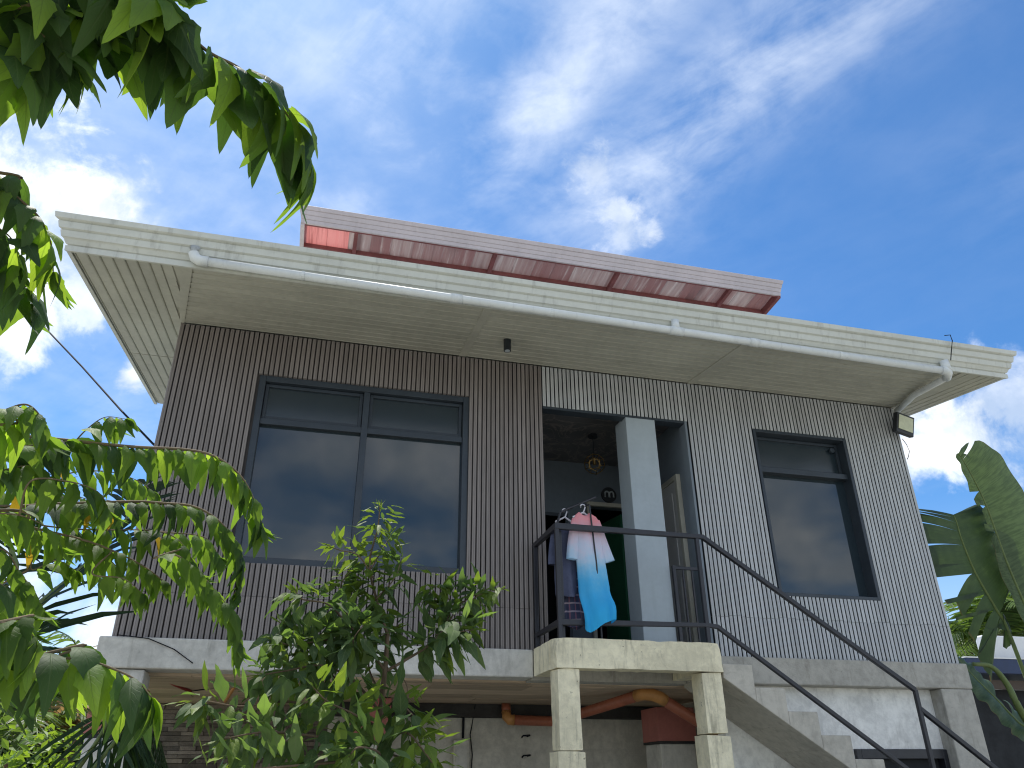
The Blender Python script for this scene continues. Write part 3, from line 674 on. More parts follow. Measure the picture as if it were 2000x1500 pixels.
rough_box(2.00, 2.22, LY, LY + .225, 0, 1.826, 'column_base', M['concrete_cream'], ST, .016, .07)
rough_box(3.285, 3.465, LY + .012, LY + .21, 1.955, 2.429, 'landing_column', M['concrete_cream'], ST, .010, .06)
rough_box(3.265, 3.475, LY, LY + .225, 0, 1.951, 'column_base', M['concrete_cream'], ST, .016, .07)
def zb_(x): return 2.385 - .65 * (x - 3.49)
SX0, TR, RI = 3.49, .2815, .1825
stp = MB().prism([(0, zb_(SX0)), (TR + .0005, zb_(SX0 + TR)), (TR + .0005, 2.497), (0.004, 2.499), (0, 2.494)], 'y', -.662, .095)
sm_ = stp.mesh('step', M['concrete_stair'])
for i in range(12):
    o = piece('step', sm_, ST, (SX0 + i * TR, 0, -i * RI))
    if i == 0:
        pass
for o in ST.children:
    if o.name.startswith('step'):
        b = o.modifiers.new('bevel', 'BEVEL'); b.width = .01; b.segments = 2; b.limit_method = 'ANGLE'; b.angle_limit = R(60)
# railing
RL = thing('stair_railing', 'black steel handrail round the landing and down the stair', 'railing', (3.5, -.65, 2.66))
ry = LY + .035
def railtube(pts, r=.024): return MB().tube(pts, r * 1.2, 4, True, True)
c0 = (2.06, ry); zt, zl = 3.605, 2.80
obj('top_rail', railtube([(2.045, .03, 3.60), (2.06, ry, zt), (3.46, ry, 3.60), (5.385, ry, 2.325)]), M['black_steel'], RL, bevel=.006)
obj('bottom_rail', railtube([(2.045, .03, 2.785), (2.06, ry, zl - .01), (3.40, ry, 2.815), (3.50, ry, 2.805), (5.6, ry, 1.36)], .021), M['black_steel'], RL, bevel=.005)
for x, y, z0, z1 in ((2.06, ry, 2.655, zt), (2.10, ry + .05, 2.655, 3.58), (2.045, -.03, 2.655, 3.60), (3.40, ry + .002, 2.655, 3.6), (5.385, ry, 1.30, 2.33)):
    obj('post', railtube([(x, y, z0), (x, y, z1)], .021), M['black_steel'], RL, bevel=.004)
obj('top_rail', railtube([(5.39, ry, 2.17), (6.9, ry, 1.04)]), M['black_steel'], RL, bevel=.006)
obj('post', railtube([(6.9, ry, 0), (6.9, ry, 1.05)], .021), M['black_steel'], RL)
GP = thing('railing_panel', 'low black railing panel closing the gap right of the grey porch column', 'railing', (3.57, -.02, ZF))
for x in (3.455, 3.74): obj('post', railtube([(x, -.02, ZF), (x, -.02, 3.49)], .018), M['black_steel'], GP)
for z_ in (2.72, 3.47): obj('rail', railtube([(3.455, -.02, z_), (3.74, -.02, z_)], .016), M['black_steel'], GP)
for x in (3.55, 3.645): obj('baluster', railtube([(x, -.02, 2.72), (x, -.02, 3.47)], .009), M['black_steel'], GP)

# ------------------------------------------------------------------ pipes, lamps and small fittings
RP = thing('rain_pipe', 'white plastic rain pipe running along the bottom of the front gutter', 'pipe', (2.5, -1.29, 5.38))
pyy = -1.285
a, b_ = V((-1.185, pyy, 5.425)), V((6.10, pyy, 5.335))
obj('pipe', MB().tube([a + V((.05, 0, 0)), b_], .037, 16), M['white_pvc'], RP, smooth=True)
obj('elbow', MB().tube([a + V((.12, 0, -.001)), a + V((.05, 0, 0)), a + V((.015, .0, .02)), a + V((0, .0, .06)), a + V((0, 0, .115))], .044, 16), M['white_pvc'], RP, smooth=True)
obj('tee', MB().tube([(3.10, pyy, 5.375), (3.10, pyy, 5.485)], .038, 14).tube([(3.03, pyy, 5.373), (3.17, pyy, 5.371)], .042, 14), M['white_pvc'], RP, smooth=True)
obj('elbow', MB().tube([b_ + V((-.05, 0, .001)), b_ + V((.02, 0, 0)), b_ + V((.05, .02, -.01)), b_ + V((.10, .10, -.02))], .045, 14).tube([b_ + V((.03, 0, .0)), b_ + V((.02, 0, .115))], .044, 14), M['white_pvc'], RP, smooth=True)
obj('pipe', MB().tube([b_ + V((.09, .09, -.02)), (6.36, -.55, zs(-.55) - .045), (6.565, -.04, zs(0) - .06)], .035, 14), M['white_pvc'], RP, smooth=True)
for t_ in (.30, .70):
    c_ = a.lerp(b_, t_); obj('coupling', MB().tube([c_ - V((.05, 0, -.0006)), c_ + V((.05, 0, -.0006))], .042, 16), M['white_pvc'], RP, smooth=True)
for t_ in (.12, .42, .83):
    c_ = a.lerp(b_, t_); obj('pipe_clamp', MB().tube([c_ - V((.012, 0, 0)), c_ + V((.012, 0, 0))], .040, 14).box(c_.x - .012, c_.x + .012, c_.y, c_.y + .05, c_.z + .03, c_.z + .05), M['white_pvc'], RP)
DL = thing('downlight', 'small black cylinder downlight under the eave', 'lamp', (1.65, -.56, zs(-.56)))
obj('lamp_body', MB().tube([(1.65, -.56, zs(-.56) - .002), (1.65, -.56, zs(-.56) - .125)], .037, 20), M['plate'], DL, smooth=False)
obj('lamp_lens', MB().tube([(1.65, -.56, zs(-.56) - .121), (1.65, -.56, zs(-.56) - .128)], .026, 16), M['emblem'], DL)
# flood light at the right corner
FL = thing('floodlight', 'black floodlight with a pale lens at the top right corner of the grey wall', 'lamp', (6.50, -.05, 5.28))
fc = V((6.52, -.15, 5.275)); rotm = Matrix.Rotation(R(10), 3, 'Z') @ Matrix.Rotation(R(14), 3, 'X') @ Matrix.Rotation(R(6), 3, 'Y')
def tilted(mb): mb.v = [tuple(fc + rotm @ V(q)) for q in mb.v]; return mb
obj('lamp_housing', tilted(MB().box(-.14, .14, -.01, .05, -.12, .12)), M['plate'], FL, bevel=.008)
obj('lamp_lens', tilted(MB().box(-.112, .112, -.016, -.0105, -.072, .095)), M['lens'], FL)
obj('bracket', MB().tube([(6.50, .02, 5.30), (6.50, -.07, 5.27)], .022, 8), M['plate'], FL)
tag(obj('cable', MB().tube([(6.545, -.03, 5.15), (6.585, -.03, 5.08), (6.60, -.03, 5.0), (6.575, -.02, 4.93), (6.555, -.012, 4.9)], .004, 6), M['wire']), 'thin dark cable looping down below the floodlight', 'cable')
tag(obj('loose_wire', MB().tube([(6.15, -1.36, 5.72), (6.20, -1.385, 5.72), (6.215, -1.375, 5.66), (6.19, -1.35, 5.55), (6.16, -1.335, 5.44)], .005, 6), M['wire']), 'short dark wire bent over the gutter near its right end', 'wire')
# pendant: wire dodecahedron
PL = thing('pendant_lamp', 'gold wire dodecahedron pendant hanging from the dark porch ceiling', 'lamp', (2.95, .78, pz))
pc = V((3.03, .83, 4.84))
obj('canopy', MB().tube([(pc.x, pc.y, pz), (pc.x, pc.y, pz - .03)], .055, 16), M['plate'], PL)
obj('rod', MB().tube([(pc.x, pc.y, pz - .03), (pc.x, pc.y, pc.z + .06)], .006, 8), M['plate'], PL)
obj('socket', MB().tube([(pc.x, pc.y, pc.z + .07), (pc.x, pc.y, pc.z - .01)], .018, 10), M['gold'], PL)
ph = (1 + 5 ** .5) / 2; dv = [V((x, y, z_)) for x in (-1, 1) for y in (-1, 1) for z_ in (-1, 1)]
for a_ in (-1, 1):
    for b2 in (-1, 1): dv += [V((0, a_ / ph, b2 * ph)), V((a_ / ph, b2 * ph, 0)), V((b2 * ph, 0, a_ / ph))]
cage = MB(); dr_ = Matrix.Rotation(.5, 3, 'X') @ Matrix.Rotation(.7, 3, 'Z')
for i in range(20):
    for j in range(i):
        if (dv[i] - dv[j]).length < 1.3: cage.tube([pc + dr_ @ dv[i] * .068, pc + dr_ @ dv[j] * .068], .0055, 6)
obj('wire_cage', cage, M['gold'], PL)
PQ = thing('wall_plaque', 'round dark plaque with a pale twin arch mark above the green door', 'plaque', (3.53, 1.69, 4.80))
obj('disc', MB().tube([(3.53, 1.699, 4.80), (3.53, 1.675, 4.80)], .098, 28), M['plate'], PQ)
for dx in (-.03, .03):
    arc = [(3.53 + dx + .026 * math.cos(t_), 1.668, 4.80 + .03 * math.sin(t_) + .01) for t_ in [math.pi * q / 8 for q in range(9)]]
    arc = [(arc[0][0], 1.668, 4.765)] + arc + [(arc[-1][0], 1.668, 4.765)]
    obj('mark', MB().tube(arc, .010, 6), M['emblem'], PQ)
# orange drain pipe under the floor
OPP = thing('drain_pipe', 'orange plastic drain pipe with yellow elbows under the floor beside the stair columns', 'pipe', (2.6, 1.8, 2.2))
q0 = onY(988, 1365, 2.05); q1 = onY(990, 1406, 2.0); q2 = onY(1085, 1409, 1.85); q3 = onY(1258, 1355, .42); q4 = onY(1288, 1362, .38); q5 = onY(1372, 1415, .5)
q0.z = cz
obj('pipe', MB().tube([q0, q0 + (q1 - q0) * .6], .05, 14), M['orange_pipe'], OPP, smooth=True)
obj('elbow', MB().tube([q0 + (q1 - q0) * .5, q0 + (q1 - q0) * .8, q1 + V((.03, -.01, .0)), q1 + (q2 - q1) * .16], .056, 14), M['orange_joint'], OPP, smooth=True)
obj('pipe', MB().tube([q1 + (q2 - q1) * .14, q2, q2 + (q3 - q2) * .95], .052, 14), M['orange_pipe'], OPP, smooth=True)
obj('elbow', MB().tube([q2 + (q3 - q2) * .93, q3, q3 * .45 + q4 * .55 + V((0, 0, .008)), q4, q4 + (q5 - q4) * .12], .058, 14), M['orange_joint'], OPP, smooth=True)
obj('pipe', MB().tube([q4 + (q5 - q4) * .08, q5, q5 + (q5 - q4) * .6], .052, 14), M['orange_pipe'], OPP, smooth=True)
tag(obj('red_hose', MB().tube([onY(292, 1304, .21), onY(315, 1322, .5), onY(340, 1336, .9), onY(372, 1350, 1.2)], .016, 8), M['red_hose'], smooth=True), 'red hose sagging under the floor at the left corner', 'hose')
tag(obj('conduit', MB().tube([onY(485, 1325, .8), onY(462, 1335, .95), onY(445, 1362, 1.2), onY(440, 1370, 1.3)], .017, 8), M['orange_joint'], smooth=True), 'short orange conduit hanging under the floor', 'conduit')
tag(obj('cable', MB().tube([onY(372, 1350, 1.2), onY(420, 1344, 1.1), onY(470, 1338, .9), onY(485, 1326, .8)], .005, 6), M['wire']), 'thin dark cable strung below the underfloor boards', 'cable')
tag(obj('cable', MB().tube([onY(230, 1240, -.068), onY(290, 1247, -.07), onY(340, 1268, -.07), onY(375, 1294, -.07), onY(400, 1312, .1)], .004, 6), M['wire']), 'thin dark cable drooping across the pale beam at the left corner', 'cable')
tag(obj('service_wire', MB().tube([V((-30, 14, 9.0)), onY(-60, 480, 6.5), onY(80, 632, 3.2), onY(160, 716, 2.0), onY(235, 800, 1.0), onY(298, 866, .25), V((-1.445, .2, 4.35))], .011, 6), M['wire']), 'dark service wire slanting down to the left edge of the house', 'wire')

# ------------------------------------------------------------------ garments
RK = thing('clothes_rack', 'thin black clothes rack behind the landing railing', 'clothes rack', (2.4, -.6, ZF))
ra, rb = V((2.10, -.56, 3.665)), V((2.50, -.50, 3.955))
obj('bar', MB().tube([ra, V((2.13, -.56, 3.76)), V((2.20, -.555, 3.80)), rb], .011, 8), M['black_steel'], RK)
obj('leg', MB().tube([V((2.392, -.612, 3.83)), V((2.425, -.615, 3.3)), V((2.44, -.60, ZF))], .008, 8), M['black_steel'], RK)
obj('leg', MB().tube([V((2.10, -.56, 3.67)), V((2.11, -.5, ZF))], .011, 8), M['black_steel'], RK)
obj('bar', MB().tube([V((2.392, -.612, 3.83)), V((2.37, -.53, 3.87))], .008, 8), M['black_steel'], RK)
def hanger(x, y, z, w, label):
    t = thing('clothes_hanger', label, 'hanger', (x, y, z), 'hangers on the clothes rack')
    hk = [V((x + .022 * math.cos(q), y, z + .03 + .022 * math.sin(q))) for q in [math.pi * (1.15 - i * .2) for i in range(7)]] + [V((x + .012, y, z - .0)), V((x, y, z - .03))]
    obj('hook', MB().tube(hk, .006, 8), M['hanger'], t)
    obj('arms', MB().tube([V((x - w, y, z - .075)), V((x, y, z - .025)), V((x + w, y, z - .085))], .009, 8), M['hanger'], t)
    return t
def garment(name, mat, rows_, y, depth, label, cat, sleeves, seed):
    """cloth hanging as a creased flattened tube; rows_ are (z, left x, right x)"""
    rnd = random.Random(seed); mb = MB(); NN = 36; KR = 26
    t = thing(name, label, cat, ((rows_[0][1] + rows_[0][2]) / 2, y, rows_[0][0]))
    def at_(z_):
        for (za, la, ra_), (zb2, lb, rb2) in zip(rows_, rows_[1:]):
            if za >= z_ >= zb2:
                u = (za - z_) / (za - zb2 + 1e-9); return la + (lb - la) * u, ra_ + (rb2 - ra_) * u
        return rows_[-1][1:]
    z1, z0 = rows_[0][0], rows_[-1][0]; vs = []
    for i in range(KR + 1):
        u = i / KR; z_ = z1 + (z0 - z1) * u; l_, r_ = at_(z_); c_ = (l_ + r_) / 2; hw = (r_ - l_) / 2
        for j in range(NN):
            a_ = 2 * math.pi * j / NN
            fold = 1 + (.12 + .5 * u) * math.sin(5 * a_ + 1.7 * math.sin(u * 3) + seed) * .5 + .16 * u * math.sin(11 * a_ + u * 5) + .05 * math.sin(u * 31 + 4 * math.cos(a_))
            xx = c_ + hw * math.copysign(abs(math.cos(a_)) ** .8, math.cos(a_)) * (1 + .05 * u * math.sin(3 * a_ + seed))
            yy_ = y + depth * math.sin(a_) * (.45 + .75 * u) * fold
            zz2 = z_ + .03 * u * math.sin(2 * a_ + seed) - (.05 * (1 - abs(math.cos(a_))) if i == 0 else 0)
            tail_ = max(0, min(1, (u - .72) / .2)) if name == 'robe' else 0
            yy_ -= .13 * tail_ * tail_ * (3 - 2 * tail_); zz2 -= tail_ * (.07 * max(0, -math.cos(a_)) - .03 * math.sin(a_))
            vs.append((xx, yy_, zz2))
    fs = [(i * NN + j, i * NN + (j + 1) % NN, (i + 1) * NN + (j + 1) % NN, (i + 1) * NN + j) for i in range(KR) for j in range(NN)]
    mb.add(vs, fs)
    obj('body', mb, mat, t, smooth=True)
    for (p0, p1, p2, ra2, rb3) in sleeves:
        sv = MB(); p0, p1, p2 = V(p0), V(p1), V(p2); rings = []
        for i in range(10):
            u = i / 9; p = p0.lerp(p1, u).lerp(p1.lerp(p2, u), u); rr = ra2 + (rb3 - ra2) * u; tn = ((p1 - p0).lerp(p2 - p1, u)).normalized(); sd = tn.cross(V((0, 1, 0))).normalized()
            rings += [tuple(p + sd * rr * math.cos(2 * math.pi * j / 16) * (1 + .12 * u * math.sin(j * 1.9)) + V((0, 1, 0)) * rr * .5 * math.sin(2 * math.pi * j / 16) * (1 + .2 * math.sin(3 * j + u * 4))) for j in range(16)]
        sv.add(rings, [(i * 16 + j, i * 16 + (j + 1) % 16, (i + 1) * 16 + (j + 1) % 16, (i + 1) * 16 + j) for i in range(9) for j in range(16)])
        obj('sleeve', sv, mat, t, smooth=True)
    return t
gy = -.565
hanger(2.345, gy, 3.80, .10, 'pale plastic hanger holding the pink to blue robe')
hanger(2.19, gy + .06, 3.765, .09, 'pale plastic hanger at the left, holding the navy shirt')
rb_ = garment('robe', M['robe'], [(3.775, 2.30, 2.40), (3.755, 2.262, 2.455), (3.70, 2.255, 2.49), (3.60, 2.245, 2.49), (3.45, 2.25, 2.505), (3.30, 2.26, 2.525), (3.10, 2.265, 2.545), (2.95, 2.262, 2.54), (2.80, 2.262, 2.525)], gy, .075,
        'long dip dyed robe fading from pink through white to sky blue, hung behind the railing', 'robe',
        [((2.285, gy, 3.70), (2.235, gy - .01, 3.55), (2.218, gy - .01, 3.34), .05, .052), ((2.45, gy, 3.70), (2.50, gy, 3.52), (2.555, gy - .01, 3.335), .05, .062)], 3)
garment('shirt', M['navy_cloth'], [(3.70, 2.12, 2.24), (3.62, 2.09, 2.28), (3.4, 2.08, 2.28), (3.2, 2.08, 2.28), (3.05, 2.09, 2.27)], gy + .08, .05, 'dark navy shirt hanging left of the robe behind the corner post', 'shirt',
        [((2.12, gy + .08, 3.62), (2.08, gy + .07, 3.5), (2.07, gy + .06, 3.30), .045, .05)], 1)
garment('plaid_blouse', M['plaid'], [(3.3, 2.20, 2.36), (3.1, 2.19, 2.38), (2.95, 2.18, 2.39), (2.82, 2.18, 2.38)], gy + .16, .05, 'dark plaid garment hanging low behind the robe', 'garment', [], 2)

# ------------------------------------------------------------------ foliage helpers
def leafgeo(W_=.38, nseg=9, teeth=.09, fold=.10, droop=.16, twist=0.0, peak=.35, wav=0.0, bend=0.0):
    """unit leaf: base at the origin, leaving towards +Y and bending down over its length, upper face +Z"""
    vs, fs, uv = [], [], []; cy = cz_ = 0.0
    for i in range(nseg + 1):
        t = i / nseg
        w = (t / peak) ** .62 if t < peak else ((1 - t) / (1 - peak)) ** (.95 - .1 * (t - peak)) * (1 - .12 * math.sin(math.pi * (t - peak) / (1 - peak)))
        w = max(w, 0) * W_ / 2
        if 0 < i < nseg: w *= 1 + (teeth if i % 2 else -teeth)
        a = twist * t; th = bend * min(1, t * 1.7) + droop * t
        if i: cy += math.cos(th) / nseg; cz_ -= math.sin(th) / nseg
        ny, nz_ = math.sin(th), math.cos(th)
        for sx in (-1, -.5, 0, .5, 1):
            x = sx * w; z = fold * abs(x) * 2.0 * (1 - .5 * abs(sx)) + wav * math.sin(t * 9 + sx) * abs(x) + x * math.sin(a)
            sh_ = -.02 * abs(sx) * (i % 2)
            uv.append((.5 + sx * .5, t))
            vs.append((x * math.cos(a), cy + ny * z + sh_ * nz_, cz_ + nz_ * z - sh_ * ny))
    for i in range(nseg):
        for j in range(4):
            a = i * 5 + j; fs.append((a, a + 1, a + 6, a + 5))
    return vs, fs, uv
def leafmesh(geo, mat, name='leaf'):
    mb = MB().add(*geo[:2]); mb.uv = list(geo[2]); return mb.mesh(name, mat, True)
def frame(d, nrm):
    d = d.normalized(); nrm = (nrm - d * nrm.dot(d))
    if nrm.length < 1e-4: nrm = d.orthogonal()
    nrm.normalize(); x = d.cross(nrm)
    return Matrix((x, d, nrm)).transposed()
def inframe(p):
    q = p - CAM; z = q.dot(FWD)
    if z < .1: return None
    return (1000 + F_PX * q.dot(RIGHT) / z, 750 + F_PX * q.dot(DOWN) / z, z)
def smooth_path(pts, n):
    """Catmull-Rom through pts"""
    pts = [V(p) for p in pts]; P_ = [pts[0] * 2 - pts[1]] + pts + [pts[-1] * 2 - pts[-2]]; out_ = []
    for i in range(1, len(P_) - 2):
        for k_ in range(n):
            t = k_ / n; a, b_, c_, d_ = P_[i - 1], P_[i], P_[i + 1], P_[i + 2]
            out_.append(.5 * ((2 * b_) + (c_ - a) * t + (2 * a - 5 * b_ + 4 * c_ - d_) * t * t + (3 * b_ - a - 3 * c_ + d_) * t ** 3))
    return out_ + [pts[-1]]
class Foliage:
    """collects leaves of one plant; the largest in view become objects of their own, the rest one mesh"""
    def __init__(s, root, geos, mats): s.root = root; s.geos = geos; s.mats = mats; s.L = []; s.cache = {}
    def add(s, parent, p, d, nrm, size, mi, wid=1.0): s.L.append((parent, V(p), frame(d, nrm), size, random.randrange(len(s.geos)), mi, wid))
    def build(s, cap=300, name='leaf', massname='leaf_mass'):
        def key(l):
            q = inframe(l[1] + l[2].col[1] * l[3] * .5)
            if q is None: return -1
            vis = -80 < q[0] < 2080 and -80 < q[1] < 1580
            return (l[3] / q[2]) * (1 if vis else .01)
        s.L.sort(key=key, reverse=True)
        for l in s.L[:cap]:
            kx = (l[4], l[5])
            if kx not in s.cache: s.cache[kx] = leafmesh(s.geos[l[4]], s.mats[l[5]], name)
            piece(name, s.cache[kx], l[0], l[1], l[2].to_euler(), (l[3] * l[6], l[3], l[3]))
        rest = s.L[cap:]
        byM = {}
        for l in rest: byM.setdefault(0, []).append(l)
        if rest:
            mb = MB(); mb.uv = []; mids = []
            for l in rest:
                vs, fs, uv = s.geos[l[4]]; mb.uv += uv
                mb.add([l[1] + l[2] @ V((v_[0] * l[3] * l[6], v_[1] * l[3], v_[2] * l[3])) for v_ in vs], fs); mids += [l[5]] * len(fs)
            me = mb.mesh(massname, None, True)
            for mt_ in s.mats: me.materials.append(mt_)
            me.polygons.foreach_set('material_index', mids)
            obj(massname, me, None, s.root, kind='stuff')

# ------------------------------------------------------------------ drooping tree at the left (two rows of hanging toothed leaves on arching twigs)
TREE = thing('drooping_tree', 'tree with long arching branches hung with toothed leaves, reaching in from the left edge', 'tree', (-2.3, -5.3, 0))
trunk_pts = smooth_path([(-2.3, -5.3, -.1), (-2.25, -5.32, 1.0), (-2.35, -5.25, 2.0), (-2.2, -5.35, 3.0), (-2.1, -5.5, 3.9)], 5)
obj('trunk', MB().tube(trunk_pts, [.10 - .07 * i / (len(trunk_pts) - 1) for i in range(len(trunk_pts))], 12), M['bark'], TREE, smooth=True)
geoA = [leafgeo(W_, 13, .055, -.10 - .08 * (i_ % 3), .25, tw, .36, .10, bd) for i_, (W_, tw, bd) in enumerate(((.36, 0, .75), (.38, .22, .95), (.33, -.25, .6), (.37, .1, 1.1), (.32, .35, .8), (.38, -.15, .5)))]
FOL = Foliage(TREE, geoA, [M['leaf_a'], M['leaf_b'], M['leaf_y']])
PATHS = []
def twig(spec, L0, L1, gap=.042, start=.0, droop=1.0, tip=True, root=None, rad=.0045, yellow=0, mid=None, skip=0.0):
    hi = spec[0][1] < 620
    if mid is None: mid = .16 if hi else .55  # share of sunlit-copy leaves, lower on the shaded upper sprays
    elif not hi: mid = min(.95, mid + .2)
    if root is None: rad = .0028
    """spec: list of (px, py, distance) that the twig passes through in space"""
    pts = [atd(*q) for q in spec]
    if root is not None:
        tz = root[2] - .22; tp_ = min(trunk_pts, key=lambda q: abs(q.z - tz)); pts = [tp_, V(root)] + pts
    else:      # springs from the nearest branch built so far
        near = min((q for pth in PATHS for q in pth), key=lambda q: (q - pts[0]).length); pts = [near] + pts
    path = smooth_path(pts, 10); n_ = len(path)
    PATHS.append(path[10:])
    br = obj('branch', MB().tube(path, [rad * (1 - .75 * i / (n_ - 1)) for i in range(n_)], 7), M['twig'], TREE, smooth=True)
    # walk along
    dist = 0; nxt = 0; side = 1; total = sum((path[i + 1] - path[i]).length for i in range(n_ - 1))
    i0 = 10
    first = sum((path[i + 1] - path[i]).length for i in range(i0)) + (.25 if root is not None else start)
    nxt = first
    for i in range(n_ - 1):
        seg = path[i + 1] - path[i]; L_ = seg.length
        while nxt <= dist + L_:
            p = path[i] + seg * ((nxt - dist) / L_); T = seg.normalized(); u = max(0, (nxt - first) / max(.01, total - first)); u = u if root is None else max(0, (u - .5) * 2)
            sd = T.cross(V((0, 0, 1)))
            if sd.length < .2: sd = V((RIGHT.x, RIGHT.y, 0)).cross(V((0, 0, 1)))
            sd.normalize(); side = -side
            size = (1.24 if path[0].z > 2.55 else .96) * (L0 + (L1 - L0) * u) * random.uniform(.82, 1.12)
            j = V((random.gauss(0, .13), random.gauss(0, .13), random.gauss(0, .08)))
            d = sd * side * random.uniform(.45, .8) + V((0, 0, 1)) * random.uniform(-.65, -.05) * droop + T * random.uniform(.15, .55) + j
            nr = V((0, 0, 1)) + sd * side * .3 + T * random.uniform(-.55, .55) + j
            mi = 2 if random.random() < yellow else (1 if random.random() < mid + .35 * u else 0)
            if random.random() >= skip: FOL.add(br, p, d, nr, size, mi)
            nxt += gap * (.66 if path[0].z > 2.55 else .60) * random.uniform(.75, 1.25) * (1 - .45 * u)
        dist += L_
    if tip:   # young leaves at the tip
        T = (path[-1] - path[-2]).normalized()
        for k_ in range(4):
            j = V((random.gauss(0, .35), random.gauss(0, .35), random.gauss(0, .25)))
            FOL.add(br, path[-1], T + j + V((0, 0, -.35)), T.orthogonal() + j, L1 * random.uniform(.45, .8), 1)
    return br
# upper sprays
twig([(200, -60, 1.55), (300, -10, 1.50), (395, 92, 1.46), (470, 135, 1.46), (540, 198, 1.46), (585, 262, 1.47), (606, 318, 1.48)], .165, .135, .028, .03, root=(-1.6, -5.6, 3.6))
twig([(60, 30, 1.62), (150, 30, 1.6), (240, 12, 1.58), (340, -8, 1.58)], .150, .145, .036, .02, root=(-1.9, -5.5, 3.1))
twig([(190, 20, 1.62), (250, 38, 1.62), (310, 70, 1.60), (335, 110, 1.6)], .150, .12, .034, .02)
twig([(-60, -40, 1.55), (20, 28, 1.5), (70, 60, 1.48), (115, 95, 1.47), (142, 128, 1.47)], .150, .11, .036, .02, root=(-1.9, -5.6, 2.9))
twig([(-50, 50, 1.5), (5, 90, 1.48), (40, 120, 1.46), (62, 150, 1.46)], .13, .11, .034, .02)
twig([(60, 60, 1.9), (100, 50, 1.9), (128, 22, 1.9)], .07, .06, .03, .03, droop=-.1, mid=.9)
twig([(-60, 330, 1.85), (0, 362, 1.8), (45, 395, 1.78), (80, 430, 1.76), (100, 478, 1.75), (104, 530, 1.75)], .145, .12, .036, .03, root=(-1.7, -5.5, 2.6))
twig([(-60, 400, 1.8), (-10, 440, 1.78), (25, 470, 1.77), (40, 520, 1.77)], .14, .12, .036, .03)
twig([(-30, 470, 1.85), (20, 500, 1.84), (50, 560, 1.84), (58, 600, 1.84)], .13, .11, .036, .02)
# middle sprays
twig([(-80, 840, 2.45), (100, 857, 2.35), (250, 872, 2.28), (360, 878, 2.24), (420, 892, 2.21), (470, 930, 2.2), (500, 985, 2.2), (512, 1030, 2.2)], .155, .12, .036, .22, root=(-1.9, -5.0, 2.35), rad=.0065)
twig([(140, 868, 2.36), (170, 838, 2.36), (205, 815, 2.36), (245, 818, 2.36)], .13, .10, .034, .02, mid=.6)
twig([(-60, 880, 2.3), (40, 872, 2.3), (130, 862, 2.3)], .135, .12, .036, .02)
twig([(-60, 830, 2.1), (0, 805, 2.1), (50, 790, 2.08), (80, 815, 2.06), (90, 850, 2.06)], .16, .11, .036, .02, root=(-1.8, -5.2, 2.2))
twig([(-80, 990, 2.6), (100, 985, 2.5), (250, 980, 2.42), (320, 983, 2.38), (380, 990, 2.35), (430, 1020, 2.33), (468, 1075, 2.32), (470, 1140, 2.32), (458, 1160, 2.32)], .13, .10, .036, .18, root=(-1.95, -4.9, 2.1), rad=.006, yellow=.01)
twig([(60, 1020, 2.55), (160, 1034, 2.5), (290, 1036, 2.45), (345, 1052, 2.4), (380, 1100, 2.38), (390, 1120, 2.38)], .13, .10, .034, .10, mid=.5, yellow=.012)
twig([(300, 1090, 2.3), (345, 1085, 2.28), (390, 1120, 2.27), (430, 1165, 2.26), (462, 1210, 2.26), (468, 1265, 2.26)], .125, .09, .030, .02, mid=.6)
twig([(-60, 1000, 2.4), (60, 1030, 2.42), (180, 1060, 2.42), (270, 1100, 2.4), (320, 1135, 2.4)], .12, .09, .034, .05, mid=.7, yellow=.015, root=(-1.9, -5.0, 1.9), rad=.006)
twig([(120, 930, 2.6), (200, 920, 2.6), (260, 935, 2.6), (300, 960, 2.6)], .11, .09, .036, .02, mid=.6, yellow=.015)
twig([(-40, 930, 2.3), (20, 915, 2.3), (70, 910, 2.28), (110, 935, 2.27)], .13, .10, .036, .02, mid=.5)
twig([(160, 1080, 2.5), (200, 1085, 2.5), (230, 1110, 2.5), (240, 1140, 2.5)], .11, .08, .034, .02, mid=.9, yellow=.02)
twig([(-40, 1060, 2.2), (10, 1075, 2.2), (40, 1120, 2.2), (70, 1160, 2.2), (80, 1190, 2.2)], .12, .09, .034, .02, mid=.6)
twig([(-40, 1130, 2.1), (0, 1140, 2.1), (30, 1170, 2.1), (50, 1200, 2.1)], .13, .10, .036, .02, mid=.6)
twig([(60, 1110, 2.5), (110, 1095, 2.5), (150, 1115, 2.5)], .10, .08, .036, .02, mid=.9, yellow=.02)
twig([(-30, 960, 2.8), (80, 955, 2.8), (170, 975, 2.8), (220, 1000, 2.8)], .13, .10, .034, .02, mid=.4)
twig([(-60, 905, 2.7), (40, 925, 2.7), (110, 960, 2.7), (150, 1010, 2.7)], .13, .10, .032, .02, mid=.5)
twig([(-60, 1010, 2.2), (30, 1005, 2.2), (90, 1030, 2.2), (120, 1070, 2.2)], .12, .09, .032, .02, mid=.5)
twig([(60, 940, 2.2), (130, 940, 2.2), (190, 960, 2.2), (215, 1000, 2.2)], .12, .09, .034, .02, mid=.5)
twig([(-60, 1180, 2.5), (20, 1185, 2.5), (60, 1230, 2.5)], .13, .11, .032, .02, mid=.4)
twig([(180, 1120, 2.35), (240, 1130, 2.34), (280, 1160, 2.34)], .11, .08, .030, .02, mid=.8)
twig([(330, 1040, 2.5), (400, 1050, 2.5), (430, 1090, 2.5)], .12, .09, .030, .02, mid=.6)
